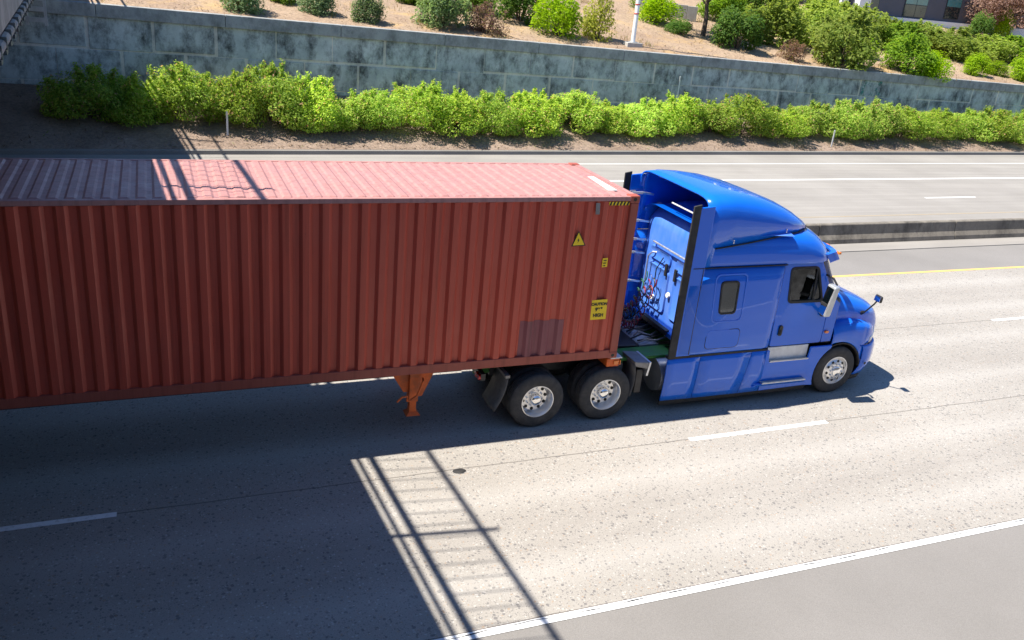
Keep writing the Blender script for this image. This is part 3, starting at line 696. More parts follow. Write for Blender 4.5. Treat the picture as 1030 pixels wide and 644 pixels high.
    # front edge seam of the extender column
# rear wall of the sleeper, bulging roof end
rows = []
for z, x in ((1.22, 1.70), (1.6, 1.69), (2.4, 1.69), (3.0, 1.70), (3.2, 1.74), (3.33, 1.85), (3.42, 2.05), (3.46, 2.35), (3.47, 2.8), (3.44, 3.3)):
    rows.append([(x + .05*abs(u)**6, YC + 1.185*u, z - .10*abs(u)**5*(1 if z > 3.1 else 0)) for u in np.linspace(-1, 1, 21)])
rw = MB().grid(rows).build('rear_wall', 'glare_blue', tk, True)
for y0, y1, z0, z1 in ((.35, 1.12, 1.42, 2.28), (1.30, 2.08, 1.42, 2.28), (.35, 1.12, 2.36, 2.62), (1.30, 2.08, 2.36, 2.62)):
    pl = rrect(y0, y1, z0, z1, .09)
    mb = MB(); inn = rrect(y0+.05, y1-.05, z0+.05, z1-.05, .07); N = len(pl)
    mb.grid([[(1.692, a, b) for a, b in pl], [(1.655, (a*3+c*1)/4, (b*3+d*1)/4) for (a, b), (c, d) in zip(pl, inn)], [(1.655, (a+c)/2, (b+d)/2) for (a, b), (c, d) in zip(pl, inn)], [(1.672, c, d) for c, d in inn]], True)
    k0 = len(mb.v)-N; mb.f.append(tuple(range(k0, k0+N))); mb.build('pressed_panel', 'glare_blue', rw, True)
for y, z in ((.62, 1.62), (1.72, 1.62), (1.2, 1.85)):
    MB().tube([(1.66, y, z), (1.625, y, z)], [.06, .045], 14).build('work_lamp', 'white_lens', rw, True)
MB().tube([(1.70, 2.0, 1.7), (1.60, 2.0, 1.72), (1.58, 1.98, 2.4), (1.62, 1.9, 2.5), (1.69, 1.85, 2.5)], .018, 8).build('grab_rail', 'worn_aluminium', rw, True)
MB().tube([(1.66, .5, 2.70), (1.60, .55, 2.72), (1.60, 1.9, 2.72), (1.66, 1.95, 2.70)], .02, 8).build('grab_rail', 'worn_aluminium', rw, True)
for y in (1.05, 1.38): MB().box(1.62, 1.66, y-.035, y+.035, 2.18, 2.42).build('latch', 'black_plastic', rw, bevel=.008)
for y0, z0, y1, z1 in ((1.52, 2.50, 1.68, 1.95),):
    MB().tube([(1.63, y0, z0), (1.60, (y0+y1)/2+.06, (z0+z1)/2), (1.62, y1, z1)], .012, 6).build('cable', 'hose_black', rw, True)
MB().box(1.50, 1.72, .25, 2.2, 1.16, 1.26).build('rear_sill', 'blue', tk, bevel=.02)
MB().box(1.45, 1.55, .8, 1.7, 1.20, 1.30).build('cable_tray', 'black_plastic', tk, bevel=.01)
MB().box(1.60, 1.62, .4, 1.5, 3.58, 3.60).build('white_strip', 'white_plate', tk)  # thin white strip across the mouth of the fairing cavity
# coiled air lines
for j, (m, y, ph) in enumerate((('hose_red', 1.72, 0), ('hose_blue', 1.62, 1.), ('hose_green', 1.82, 2.), ('hose_red', 1.55, 2.4), ('hose_black', 1.66, .6))):
    pts = []
    for i in range(120):
        u = i/119; a = u*2*math.pi*11+ph; x = 1.55 - .75*u; z = 1.95 - 1.75*u*(1-u) - .45*u + .10*math.sin(3*u+ph)
        pts.append((x + .0*math.cos(a), y + .07*math.cos(a) + .1*math.sin(2.5*u+j), z + .07*math.sin(a)))
    MB().tube(pts, .012, 6).build('air_line', m, tk, True)

# doors, cowl, windows
def door(far):
    out = rpoly([(3.34, 1.15), (4.56, 1.15), (4.55, 2.02), (4.16, 2.795), (3.34, 2.795)], [.05, .05, .1, .05, .03])
    hole = rpoly([(3.57, 2.06), (4.34, 2.05), (4.10, 2.70), (3.50, 2.70)], [.09, .08, .09, .09], 5)
    ym = lambda x, z: .06 + .035*max(0, z-2.0)*1.0 + .03*max(0, x-4.2) - .014*math.sin(max(0, min(1, (z-1.2)/.8))*math.pi)
    mk = (lambda mb: mirror_y(mb, YC)) if far else (lambda mb: mb)
    dr = mk(plate(out, [hole], 0, .045, ym)).build('door', 'blue', tk, bevel=.006)
    def ring(o1, o2, y0, y1):
        return plate(o1, [o2], y0, y1, ym)
    big = rpoly([(3.535, 2.02), (4.385, 2.01), (4.125, 2.735), (3.465, 2.735)], [.1, .09, .1, .1], 5)
    mk(ring(big, [(x*.985+.0588, z*.985+.0357) for x, z in hole], -.010, .03)).build('window_seal', 'black_rubber', dr)
    mk(plate([(x*1.0, z) for x, z in hole], [], .018, .024, ym)).build('window_pane', 'cab_glass', dr)
    v = MB().bar((4.10, ym(4.1, 2.38)+.012, 2.70), (4.13, ym(4.13, 2.05)+.012, 2.05), .028, .02, (0, 1, 0)); mk(v).build('window_divider', 'black_rubber', dr)
    hd = rrect(3.465, 3.545, 1.37, 1.58, .035); mk(plate(hd, [], -.018, .01, ym)).build('handle', 'black_plastic', dr, bevel=.01)
    g = rrect(3.485, 3.525, 1.40, 1.5, .018); mk(plate(g, [], -.026, -.016, ym)).build('handle_grip', 'black_rubber', dr)
    cw = plate([(4.575, 1.15), (4.83, 1.15), (4.83, 1.95), (4.62, 2.10), (4.57, 2.02)], [], 0, .05, ym); mk(cw).build('cowl_side', 'blue', tk, bevel=.006)
    mk(plate(rrect(4.60, 4.69, 1.345, 1.395, .022), [], -.03, .01, ym)).build('marker_light', 'amber_lens', tk, bevel=.008)
    pill = MB().tube([(4.165, .06+.035*.8+.05, 2.82), (4.60, .10, 2.04)], .045, 8); mk(pill).build('windscreen_pillar', 'blue', tk, True)
    sd_ = plate([(3.33, 1.12), (4.83, 1.12), (4.83, 1.16), (3.33, 1.16)], [], .10, .30); mk(sd_).build('door_sill', 'black_plastic', tk)
    hp = MB().box(3.30, 4.2, .10, .2, 2.79, 2.83); mk(hp).build('door_header', 'blue', tk)
door(False); door(True)
# windscreen
rows = []
for u in np.linspace(0, 1, 5):
    xs_ = 4.20+(4.63-4.20)*u; xc = 4.60+(5.02-4.60)*u; hw = 1.08+.03*u; z = 2.81-.74*u
    rows.append([(x, YC-h, z) for x, h in front(0, xs_, xc, hw, 9, 2.6)] + [(x, YC+h, z) for x, h in reversed(front(0, xs_, xc, hw, 9, 2.6)[:-1])])
MB().grid(rows).build('windscreen', 'cab_glass', tk, True)
MB().box(4.93, 4.97, YC-.02, YC+.02, 2.05, 2.1).build('wiper_pivot', 'black_plastic', tk)
# cab inside
MB().box(3.3, 4.85, .14, 2.3, 1.10, 1.16).build('cab_floor', 'cab_trim', tk)
MB().box(3.28, 3.32, .16, 2.28, 1.2, 2.78).build('cab_bulkhead', 'cab_trim', tk)
MB().box(4.45, 4.95, .16, 2.28, 1.2, 2.02).build('dashboard', 'cab_trim', tk, bevel=.06)
for y in (.45, 1.75):
    st = MB().box(3.45, 3.95, y-.25, y+.25, 1.45, 1.66).build('seat', 'seat_cloth', tk, bevel=.05)
    MB().hexa([(3.40, y-.25, 1.6), (3.58, y-.25, 1.6), (3.58, y+.25, 1.6), (3.40, y+.25, 1.6), (3.36, y-.2, 2.42), (3.46, y-.2, 2.42), (3.46, y+.2, 2.42), (3.36, y+.2, 2.42)]).build('seat_back', 'seat_cloth', st, bevel=.04)
    MB().box(3.36, 3.46, y-.13, y+.13, 2.43, 2.6).build('headrest', 'seat_cloth', st, bevel=.03)
# sun visor on the forehead
rows = []
for i in range(17):
    u = -1 + 2*i/16; e = 2.6; h = 1.14*u; dx = (1-abs(u)**e)**(1/e)
    xb = 4.14 + .52*dx
    rows.append([(xb-.02, YC+h, 2.97), (xb+.12, YC+h, 2.955), (xb+.235, YC+h, 2.80), (xb+.215, YC+h, 2.785), (xb+.10, YC+h, 2.93), (xb-.02, YC+h, 2.945)])
vm = MB().grid(rows, True); vm.f += [tuple(range(6)), tuple(range(16*6, 17*6))[::-1]]; vi = vm.build('sun_visor', 'blue', tk, True)
for u in (-.82, -.4, 0, .4, .82):
    xb = 4.14+.52*(1-abs(u)**2.6)**(1/2.6); y = YC+1.14*u; MB().box(xb+.16, xb+.22, y-.05, y+.05, 2.885, 2.93).build('marker_light', 'amber_lens', vi, bevel=.01)
# sleeper window, hatch, trim on the near and far side
for far in (False, True):
    mk = (lambda mb: mirror_y(mb, YC)) if far else (lambda mb: mb)
    z0 = -.006
    fr = rpoly([(1.955, 1.92), (2.33, 1.92), (2.30, 2.56), (1.90, 2.56)], .09, 5); hl = rpoly([(1.985, 1.955), (2.295, 1.955), (2.268, 2.525), (1.935, 2.525)], .07, 5)
    wf = mk(plate(fr, [hl], z0-.022, z0+.02)).build('sleeper_window', 'black_rubber', tk, bevel=.005); mk(plate(hl, [], z0-.010, z0-.004)).build('window_pane', 'dark_pane', wf)
    big = rpoly([(1.82, 1.76), (2.50, 1.76), (2.46, 2.70), (1.76, 2.70)], .12, 5); b2 = rpoly([(1.85, 1.79), (2.47, 1.79), (2.43, 2.67), (1.79, 2.67)], .10, 5)
    mk(plate(big, [b2], z0-.012, z0+.01)).build('window_surround', 'blue', tk, bevel=.006)
    hp = rrect(1.79, 2.53, 1.24, 1.62, .09, 5); h2 = rrect(1.80, 2.52, 1.25, 1.61, .085, 5)
    mk(plate(hp, [h2], z0-.003, z0+.01)).build('hatch_gap', 'black_rubber', tk); mk(plate(h2, [], z0-.008, z0+.01)).build('baggage_hatch', 'blue', tk, bevel=.005)
    mk(MB().box(1.27, 3.3, -.0115, .02, 2.808, 2.822)).build('roof_seam', 'black_rubber', tk)
    mk(MB().box(1.475, 1.485, -.0125, .02, 1.16, 2.80)).build('extender_seam', 'black_plastic', tk)
    # lower skirts
    def sk(pts, y0=-.004, y1=.03, nm='side_skirt', mat='blue'):
        ym = lambda x, z: .035*max(0, (.45-z))*1.2 - .012*math.sin(max(0, min(1, (z-.3)/.75))*math.pi)
        return mk(plate(pts, [], y0, y1, ym)).build(nm, mat, tk, bevel=.012)
    def subd(pts, m=6):
        o = []
        for i in range(len(pts)):
            a, b = pts[i], pts[(i+1) % len(pts)]
            for q in range(m): o.append((a[0]+(b[0]-a[0])*q/m, a[1]+(b[1]-a[1])*q/m))
        return o
    def skl(x0t, x1t, x0b, x1b, zt0, zt1, zb0, zb1):
        rows = []
        for i in range(9):
            u = i/8
            rows.append([(x0t+(x1t-x0t)*q + ((x0b-x0t)+(x1b-x0b-x1t+x0t)*q)*u, .035*max(0, .45-z)*1.2 - .02*math.sin(max(0, min(1, (z-.3)/.75))*math.pi) + .0, z) for q in np.linspace(0, 1, 5) for z in [zt0+(zt1-zt0)*q + ((zb0-zt0)+(zb1-zb0-zt1+zt0)*q)*u]])
        mb = mk(MB().grid(rows)); mb.build('side_skirt', 'blue', tk, True, solid=.03)
    skl(1.07, 1.76, 1.05, 1.72, 1.085, 1.095, .26, .25)
    skl(1.775, 2.90, 1.735, 2.76, 1.095, 1.10, .25, .245)
    skl(2.915, 3.24, 2.775, 3.24, 1.10, 1.10, .245, .25)
    # cut-out with two steps in front of the sleeper
    arch = [(5.09+.60*math.cos(a), .505+.60*math.sin(a)) for a in np.linspace(R_(205), R_(118), 10)]
    stp = [(3.25, .25), (4.3, .27)] + arch[0:] + [(4.82, 1.10), (4.30, 1.10), (4.27, .86), (3.34, .86), (3.32, 1.10), (3.25, 1.10)]
    sk(stp, -.012, .03, 'step_fairing')
    mk(MB().box(3.32, 4.28, .06, .09, .84, 1.13)).build('step_back', 'white_plate', tk)
    s1 = mk(MB().box(3.36, 4.30, -.02, .10, .845, .872)).build('step_tread', 'worn_aluminium', tk, bevel=.006)
    for i in range(5): mk(MB().box(3.38, 4.28, -.012+i*.02, -.004+i*.02, .872, .878)).build('tread_rib', 'worn_aluminium', s1)
    s2 = mk(MB().box(3.22, 4.26, -.10, .0, .435, .462)).build('step_tread', 'worn_aluminium', tk, bevel=.006)
    for i in range(4): mk(MB().box(3.24, 4.24, -.09+i*.02, -.082+i*.02, .462, .468)).build('tread_rib', 'worn_aluminium', s2)
    mk(MB().hexa([(3.05, -.03, .36), (4.30, -.03, .36), (4.30, .05, .36), (3.05, .05, .36), (3.16, -.09, .434), (4.28, -.09, .434), (4.28, .05, .434), (3.0, .05, .434)])).build('step_moulding', 'blue', tk, bevel=.01)
    mk(MB().hexa([(1.06, .045, .15), (4.36, .045, .17), (4.36, .07, .17), (1.06, .07, .15), (1.05, .012, .275), (4.42, .012, .285), (4.42, .05, .285), (1.05, .05, .275)])).build('skirt_trim', 'black_rubber', tk)
    mk(MB().box(1.08, 3.25, .005, .12, 1.092, 1.14)).build('skirt_gap', 'black_rubber', tk)
    # front fender with wheel arch
    rows = []
    for x in np.concatenate([np.linspace(4.85, 5.69, 22), np.linspace(5.72, 6.28, 12)]):
        q = (x-5.09)/.60; za = .505 + .60*math.sqrt(max(0, 1-q*q)) if abs(q) < 1 else .52
        za = max(za, .56) if x < 5.7 else 1.0
        zf = np.interp(x, [4.85, 5.0, 5.2, 5.4, 5.6, 5.8, 5.95, 6.1, 6.28], [1.44, 1.50, 1.53, 1.52, 1.485, 1.43, 1.38, 1.31, 1.22]); za = min(za, zf-.1)
        y0 = np.interp(x, [4.85, 5.3, 5.6, 5.8, 5.95, 6.1, 6.2, 6.28], [.05, .02, .04, .08, .15, .27, .40, .56])
        rows.append([(x, y0+.03, za+.0), (x, y0, za+.03), (x, y0-.005, (za+zf)/2), (x, y0+.01, zf-.10), (x, y0+.05, zf-.03), (x, y0+.12, zf), (x, y0+.25, zf+.015), (x, y0+.36, zf+.04)])
    mk(MB().grid(rows)).build('fender', 'blue', tk, True, solid=.02, ang=60)
    mk(MB().revolve_y([(.598, .07), (.598, .62)], (5.09, 0, .505), 24, R_(-15), R_(200))).build('wheel_housing', 'black_plastic', tk)
    rg = MB(); 
    rows = [[(5.09+r*math.cos(a), .045+yy, .505+r*math.sin(a)) for r, yy in ((.60, -.01), (.575, -.005), (.575, .06))] for a in np.linspace(R_(5), R_(175), 24)]
    mk(rg.grid(rows)).build('arch_lip', 'black_rubber', tk, True)
    # headlamp
    hl_ = MB().grid([[(x, np.interp(x, [5.8, 5.95, 6.1, 6.2, 6.28], [.08, .15, .27, .40, .56])-.010+dy_, z_) for z_, dy_ in ((1.03, .004), (1.08, -.006), (1.15, -.004), (1.15+.10*(x-5.84)/.42, .004))] for x in np.linspace(5.86, 6.26, 9)]); mk(hl_).build('headlamp', 'white_lens', tk, True, solid=.02)
    # mirrors
    mh = mk(MB().hexa([(4.140, -.30, 1.84), (4.300, -.30, 1.84), (4.320, -.08, 1.86), (4.170, -.08, 1.86), (4.240, -.32, 2.44), (4.370, -.32, 2.44), (4.390, -.07, 2.44), (4.270, -.07, 2.44)])).build('side_mirror', 'galvanised', tk, bevel=.035, seg=3)
    mk(MB().hexa([(4.136, -.28, 1.88), (4.150, -.28, 1.88), (4.175, -.10, 1.89), (4.162, -.10, 1.89), (4.230, -.30, 2.40), (4.244, -.30, 2.40), (4.272, -.09, 2.40), (4.260, -.09, 2.40)])).build('mirror_glass', 'chrome', mh)
    mk(MB().hexa([(4.128, -.285, 2.06), (4.150, -.285, 2.06), (4.200, -.09, 2.06), (4.170, -.09, 2.06), (4.150, -.29, 2.10), (4.170, -.29, 2.10), (4.210, -.09, 2.10), (4.190, -.09, 2.10)])).build('mirror_divider', 'black_plastic', mh)
    mb = MB(); mb.tube([(4.46, .06, 1.80), (4.44, -.05, 1.78), (4.38, -.14, 1.84), (4.36, -.16, 1.9)], .035, 8); mk(mb).build('mirror_arm', 'black_plastic', mh, True); mb = MB().tube([(4.34, .09, 2.55), (4.40, -.05, 2.52), (4.42, -.16, 2.42)], .02, 8); mk(mb).build('mirror_arm', 'black_plastic', mh, True)
    mk(MB().box(4.38, 4.50, -.01, .075, 1.72, 1.88)).build('mirror_mount', 'black_plastic', mh, bevel=.02)
    hm = mk(MB().hexa([(5.64, -.12, 1.97), (5.70, -.12, 1.97), (5.72, .08, 1.97), (5.66, .08, 1.97), (5.66, -.12, 2.10), (5.71, -.12, 2.10), (5.73, .08, 2.10), (5.68, .08, 2.10)])).build('hood_mirror', 'black_plastic', tk, bevel=.025, seg=3)
    mk(MB().hexa([(5.628, -.10, 1.985), (5.634, -.10, 1.985), (5.654, .06, 1.985), (5.648, .06, 1.985), (5.648, -.10, 2.085), (5.654, -.10, 2.085), (5.674, .06, 2.085), (5.668, .06, 2.085)])).build('mirror_glass', 'chrome', hm)
    mk(MB().tube([(5.66, .28, 1.62), (5.64, .20, 1.66), (5.66, .03, 1.90), (5.68, -.01, 2.0)], .016, 8)).build('mirror_arm', 'black_plastic', hm, True)
    mk(MB().tube([(5.67, .33, 1.59), (5.65, .22, 1.66)], [.05, .03], 10)).build('mirror_base', 'black_plastic', hm, True)
# hood
rows = []
for x, hw, zs, zt, e in ((4.80, 1.0, 1.42, 2.12, 3.6), (4.95, .995, 1.42, 2.09, 3.7), (5.2, .985, 1.42, 2.03, 3.9), (5.5, .965, 1.40, 1.94, 4.), (5.8, .935, 1.34, 1.85, 4.), (6.05, .885, 1.26, 1.755, 4.), (6.2, .83, 1.15, 1.67, 4.), (6.29, .78, 1.05, 1.57, 4.), (6.33, .74, .9, 1.42, 4.)):
    r = []
    for i in range(25):
        a = math.pi*i/24; cs, sn = math.cos(a), math.sin(a); r.append((x, YC - hw*math.copysign(abs(cs)**(2/e), cs), zs + (zt-zs)*abs(sn)**(2/e)))
    rows.append(r)
hd = MB().grid(rows); hd.f.append(tuple(range(8*25, 9*25))); hd.build('hood', 'blue', tk, True, ang=50)
MB().box(4.74, 4.82, .22, 2.22, 1.2, 2.05).build('firewall', 'black_plastic', tk)
gr = MB().box(6.33, 6.36, .72, 1.72, .95, 1.40).build('grille', 'black_plastic', tk)
for i in range(6): MB().box(6.355, 6.38, .74, 1.70, .985+i*.07, 1.005+i*.07).build('grille_bar', 'chrome', gr)
# bumper, swept round the corners
rows = []
for u in np.linspace(-1, 1, 25):
    a = abs(u); xb = 6.42 - .50*a**3.2 - .28*max(0, a-.86)/.14; yb = YC + 1.20*(a**.92 if a < 1 else 1)*(1 if u > 0 else -1)
    if a > .86: xb = 6.42-.50*.86**3.2 - (a-.86)/.14*.42; yb = YC + (1.20*.86**.92 + (1.2-1.2*.86**.92)*(1-(1-(a-.86)/.14)**2))*(1 if u > 0 else -1)
    s = 1 if u > 0 else -1
    rows.append([(xb-.10, yb, 1.01), (xb-.03, yb, 1.0), (xb, yb, .93), (xb+.01, yb, .72), (xb-.01, yb, .55), (xb-.06, yb-s*.02, .44), (xb-.12, yb-s*.03, .36)])
MB().grid(rows).build('bumper', 'blue', tk, True, solid=.02, ang=60)
rows = [[(p[0]-.01, p[1], p[2]) for p in (r[6],)] + [(r[6][0]-.06, r[6][1], .26)] for r in rows]
MB().grid(rows).build('air_dam', 'black_rubber', tk, True, solid=.02)
MB().disc_y((5.80, .005, .62), .03, 12).build('tow_cover', 'black_plastic', tk)

# chassis parts
for y in (.78, 1.58):
    MB().box(-2.05, .15, y, y+.09, .70, .98).build('frame_rail', 'dark_grease_shade', tk); MB().box(.152, 4.7, y, y+.09, .70, .98).build('frame_rail', 'frame_green', tk)  # green rails; rear length coloured dark for the shade above the tyres
for x in (-1.95, -.75, .62, 2.2): MB().box(x, x+.10, .87, 1.58, .72, .95).build('cross_member', 'frame_green', tk)
MB().box(.30, 1.42, .34, .76, .97, 1.03).build('green_side_deck', 'frame_green', tk, bevel=.01)
MB().box(.62, 1.35, .80, 1.95, 1.0, 1.04).build('deck_plate', 'worn_aluminium', tk)
fw = MB().tube([(-.15, YC, 1.03), (-.15, YC, 1.09)], .5, 20).build('fifth_wheel', 'dark_grease_shade', tk)
MB().hexa([(.28, .75, 1.02), (.95, .8, 1.00), (.95, 1.65, 1.00), (.28, 1.7, 1.02), (.28, .75, 1.09), (.95, .8, 1.04), (.95, 1.65, 1.04), (.28, 1.7, 1.09)]).build('fifth_wheel_ramp', 'dark_grease_shade', fw, bevel=.01)
random.seed(3)
for i in range(9):
    y = .85+i*.11; MB().tube([(.95+random.uniform(-.1, .1), y, 1.06), (1.1, y+random.uniform(-.08, .08), 1.10+random.uniform(0, .06)), (1.35, y+random.uniform(-.1, .1), 1.08), (1.6, y+.03, 1.15)], .018, 6).build('air_hose', 'hose_black' if i % 3 else 'steel_grey', tk, True)
for y0, y1, s in ((.06, .66, 1), (1.78, 2.38, -1)):
    cyl = MB().tube([(1.02, (y0+y1)/2, .66), (3.3, (y0+y1)/2, .66)], .32, 28).build('fuel_tank', 'tank_grey', tk, True)
    for x in (1.3, 2.4): MB().revolve_y([(.0, 0), (.0, 0)], (x, y0, .66), 3) if False else None
# axles and wheels
XA, XB_, XF = -1.425, -.109, 5.09
proto = {}
for x in (XA, XB_):
    for y, s in ((.0, 1), (2.44, -1)):
        make_wheel(tk, x, .505, y, s, 'dual'); make_wheel(tk, x, .505, y+s*.33, s, 'dual')
    MB().tube([(x, .1, .505), (x, 2.34, .505)], .09, 12).build('axle', 'dark_grease_shade', tk, True)
    MB().revolve_y([(.001, -.15), (.2, -.12), (.24, 0), (.2, .12), (.001, .15)], (x, YC, .505), 16).build('differential', 'dark_grease_shade', tk, True)
for y, s in ((.03, 1), (2.41, -1)): make_wheel(tk, XF, .505, y, s, 'front', wd=.29)
MB().tube([(XF, .2, .45), (XF, 2.24, .45)], .07, 10).build('steer_axle', 'dark_grease_shade', tk, True)
# quarter fenders and mud flaps
for far in (False, True):
    mk = (lambda mb: mirror_y(mb, YC)) if far else (lambda mb: mb)
    q = mk(MB().hexa([(.28, .02, 1.00), (.86, .02, .90), (.86, .52, .90), (.28, .52, 1.00), (.28, .02, 1.04), (.74, .02, 1.06), (.74, .52, 1.06), (.28, .52, 1.04)]))
    q = mk(MB().hexa([(.44, .03, .99), (.70, .03, .92), (.70, .50, .92), (.44, .50, .99), (.40, .02, 1.10), (.72, .02, 1.06), (.72, .52, 1.06), (.40, .52, 1.10)])).build('quarter_fender', 'steel_grey', tk, bevel=.02)
    mk(MB().hexa([(.67, .02, .80), (.71, .02, .80), (.71, .50, .80), (.67, .50, .80), (.71, .015, 1.062), (.745, .015, 1.062), (.745, .52, 1.062), (.71, .52, 1.062)])).build('fender_end', 'worn_aluminium', q)
    mk(MB().grid([[(.42+.04*math.sin(j*.5), y, 1.03-.09*j) for j in range(8)] for y in (.04, .28, .5)])).build('mud_flap', 'mudflap_rubber', tk, True, solid=.012)
    mk(MB().box(.52, .66, .10, .44, .42, .9)).build('air_tank_bracket', 'dark_grease_shade', tk, bevel=.02)
    fl_ = MB(); rows = []
    for j in range(10):
        u = j/9; rows.append([(-2.02 - .20*u*u - .02*math.sin(5*yy), yy, 1.02-.62*u) for yy in (.02, .2, .4, .62)])
    mf = mk(fl_.grid(rows)).build('mud_flap', 'mudflap_rubber', tk, True, solid=.015)
    mk(MB().box(-2.06, -1.98, .02, .78, 1.0, 1.05)).build('flap_hanger', 'steel_grey', tk)
    mk(MB().box(-2.10, -2.03, .05, .12, .72, .98)).build('flap_reflector', 'red_lens', mf) if False else None
for y in (.30, .42, 2.05, 2.17): MB().tube([(-2.45, y, .93), (-2.41, y, .93)], .05, 12).build('tail_lamp', 'red_lens', tk, True)
MB().box(-2.41, -2.33, .25, 2.2, .88, 1.0).build('rear_crossbar', 'dark_grease_shade', tk)
for y in (.80, 1.60): MB().box(-2.34, -2.04, y, y+.06, .74, .97).build('rear_frame_end', 'frame_green', tk)

# ------------------------------------------------------------------ vegetation
def leaf_cloud(n, rx, ry, rz, size, seed, lumps=26, shoots=0, squash=.8, flat=.25):
    g = np.random.default_rng(seed)
    th = g.uniform(0, 2*np.pi, lumps); cz = g.uniform(-.65, 1, lumps); rr = np.sqrt(np.maximum(0, 1-np.clip(cz, 0, 1)**2))*g.uniform(.45, .85, lumps)
    C = np.stack([rr*np.cos(th)*rx, rr*np.sin(th)*ry, rz*(.42+.42*cz)], 1); Rl = g.uniform(.24, .46, lumps)
    idx = g.integers(0, lumps, n); d = g.normal(size=(n, 3)); d /= np.linalg.norm(d, axis=1)[:, None]
    rad = np.where(g.uniform(0, 1, n) < .8, g.uniform(.85, 1.06, n), g.uniform(.4, 1.15, n))
    sc = np.array([rx, ry, rz*.75])
    P_ = C[idx] + d*(Rl[idx]*rad)[:, None]*sc
    if shoots:
        m = n//9; sh = g.integers(0, shoots, m); st = g.uniform(0, 2*np.pi, shoots); sr = g.uniform(.1, .8, shoots); hh = g.uniform(.1, .32, shoots)
        u = g.uniform(0, 1, m); bx_ = sr[sh]*np.cos(st[sh])*rx; by_ = sr[sh]*np.sin(st[sh])*ry
        zz = rz*(.95-.35*sr[sh]**2) + u*hh[sh]*rz
        P_[:m] = np.stack([bx_*(1+.25*u), by_*(1+.25*u), zz], 1) + g.normal(size=(m, 3))*.05
    P_[:, 2] = np.abs(P_[:, 2])*1.0 + .02
    out = d*.45 + g.normal(size=(n, 3))*.42 + np.array([-.4, -.12, .8]); out /= np.linalg.norm(out, axis=1)[:, None]
    a = np.cross(out, g.normal(size=(n, 3))); a /= np.linalg.norm(a, axis=1)[:, None]; b = np.cross(out, a)
    L = size*g.uniform(.6, 1.25, n)[:, None]; Wd = L*g.uniform(.38, .55, n)[:, None]
    V = np.empty((n, 4, 3)); V[:, 0] = P_-a*L*.5; V[:, 1] = P_+b*Wd*.5+out*L*.06; V[:, 2] = P_+a*L*.5-out*L*.10; V[:, 3] = P_-b*Wd*.5+out*L*.06
    return V.reshape(-1, 3)
def leaf_mesh(name, V, mat):
    n = len(V)//4; me = bpy.data.meshes.new(name); me.vertices.add(n*4); me.vertices.foreach_set('co', V.astype(np.float32).ravel())
    me.loops.add(n*4); me.loops.foreach_set('vertex_index', np.arange(n*4, dtype=np.int32)); me.polygons.add(n); me.polygons.foreach_set('loop_start', np.arange(0, n*4, 4, dtype=np.int32)); me.polygons.foreach_set('loop_total', np.full(n, 4, dtype=np.int32))
    me.update(); me.validate(); me.materials.append(M[mat]); return me
def stems_mesh(rx, ry, rz, seed, k=7):
    g = random.Random(seed); mb = MB()
    for i in range(k):
        a = 2*math.pi*i/k+g.uniform(-.3, .3); q = g.uniform(.25, .6)
        mb.tube([(.05*math.cos(a), .05*math.sin(a), -.1), (q*.4*rx*math.cos(a), q*.4*ry*math.sin(a), rz*.3), (q*rx*math.cos(a), q*ry*math.sin(a), rz*.75)], [.035, .025, .01], 5)
    return mb
PROT = {}
def shrub_proto(key, n, rx, ry, rz, size, mat, seed, **kw):
    V = leaf_cloud(n, rx, ry, rz, size, seed, **kw); me = leaf_mesh('foliage', V, mat)
    s = stems_mesh(rx, ry, rz, seed); o = s.build('stem', 'bark', None); sm_ = o.data; bpy.data.objects.remove(o)
    PROT[key] = (me, sm_)
def put_shrub(key, name, label, p, sc, rz, group=None, cat='shrub'):
    r = thing(name, label, cat, p, group); r.scale = sc; r.rotation_euler = (0, 0, rz)
    for nm, me in zip(('foliage', 'stem'), PROT[key]):
        o = bpy.data.objects.new(nm, me); COL.objects.link(o); o.parent = r
    return r
for i in range(5): shrub_proto('hedge%d' % i, 14500, 1.6, 1.45, 1.5, .12, 'leaf_hedge', 20+i, lumps=30, shoots=12)
shrub_proto('lime', 5200, 1., 1., 1.6, .13, 'leaf_lime', 31, lumps=40)
shrub_proto('green', 6500, 1.3, 1.3, 1.7, .16, 'leaf_green', 32, lumps=30, shoots=8)
shrub_proto('dark', 5000, 1.2, 1.2, 1.7, .15, 'leaf_dark', 33, lumps=30)
shrub_proto('grey', 5000, 1., 1., 1.6, .13, 'leaf_greygreen', 34, lumps=36)
shrub_proto('purple', 3000, 1., 1., 1.3, .12, 'leaf_purple', 35, lumps=22, shoots=10)
shrub_proto('olive', 2600, .8, .8, 1.7, .13, 'leaf_olive', 36, lumps=24, shoots=8)
shrub_proto('pale', 7000, 1.5, 1.4, 1.8, .17, 'leaf_pale', 37, lumps=34, shoots=14)
shrub_proto('pale2', 7000, 1.5, 1.4, 1.8, .17, 'leaf_pale', 38, lumps=34, shoots=18)
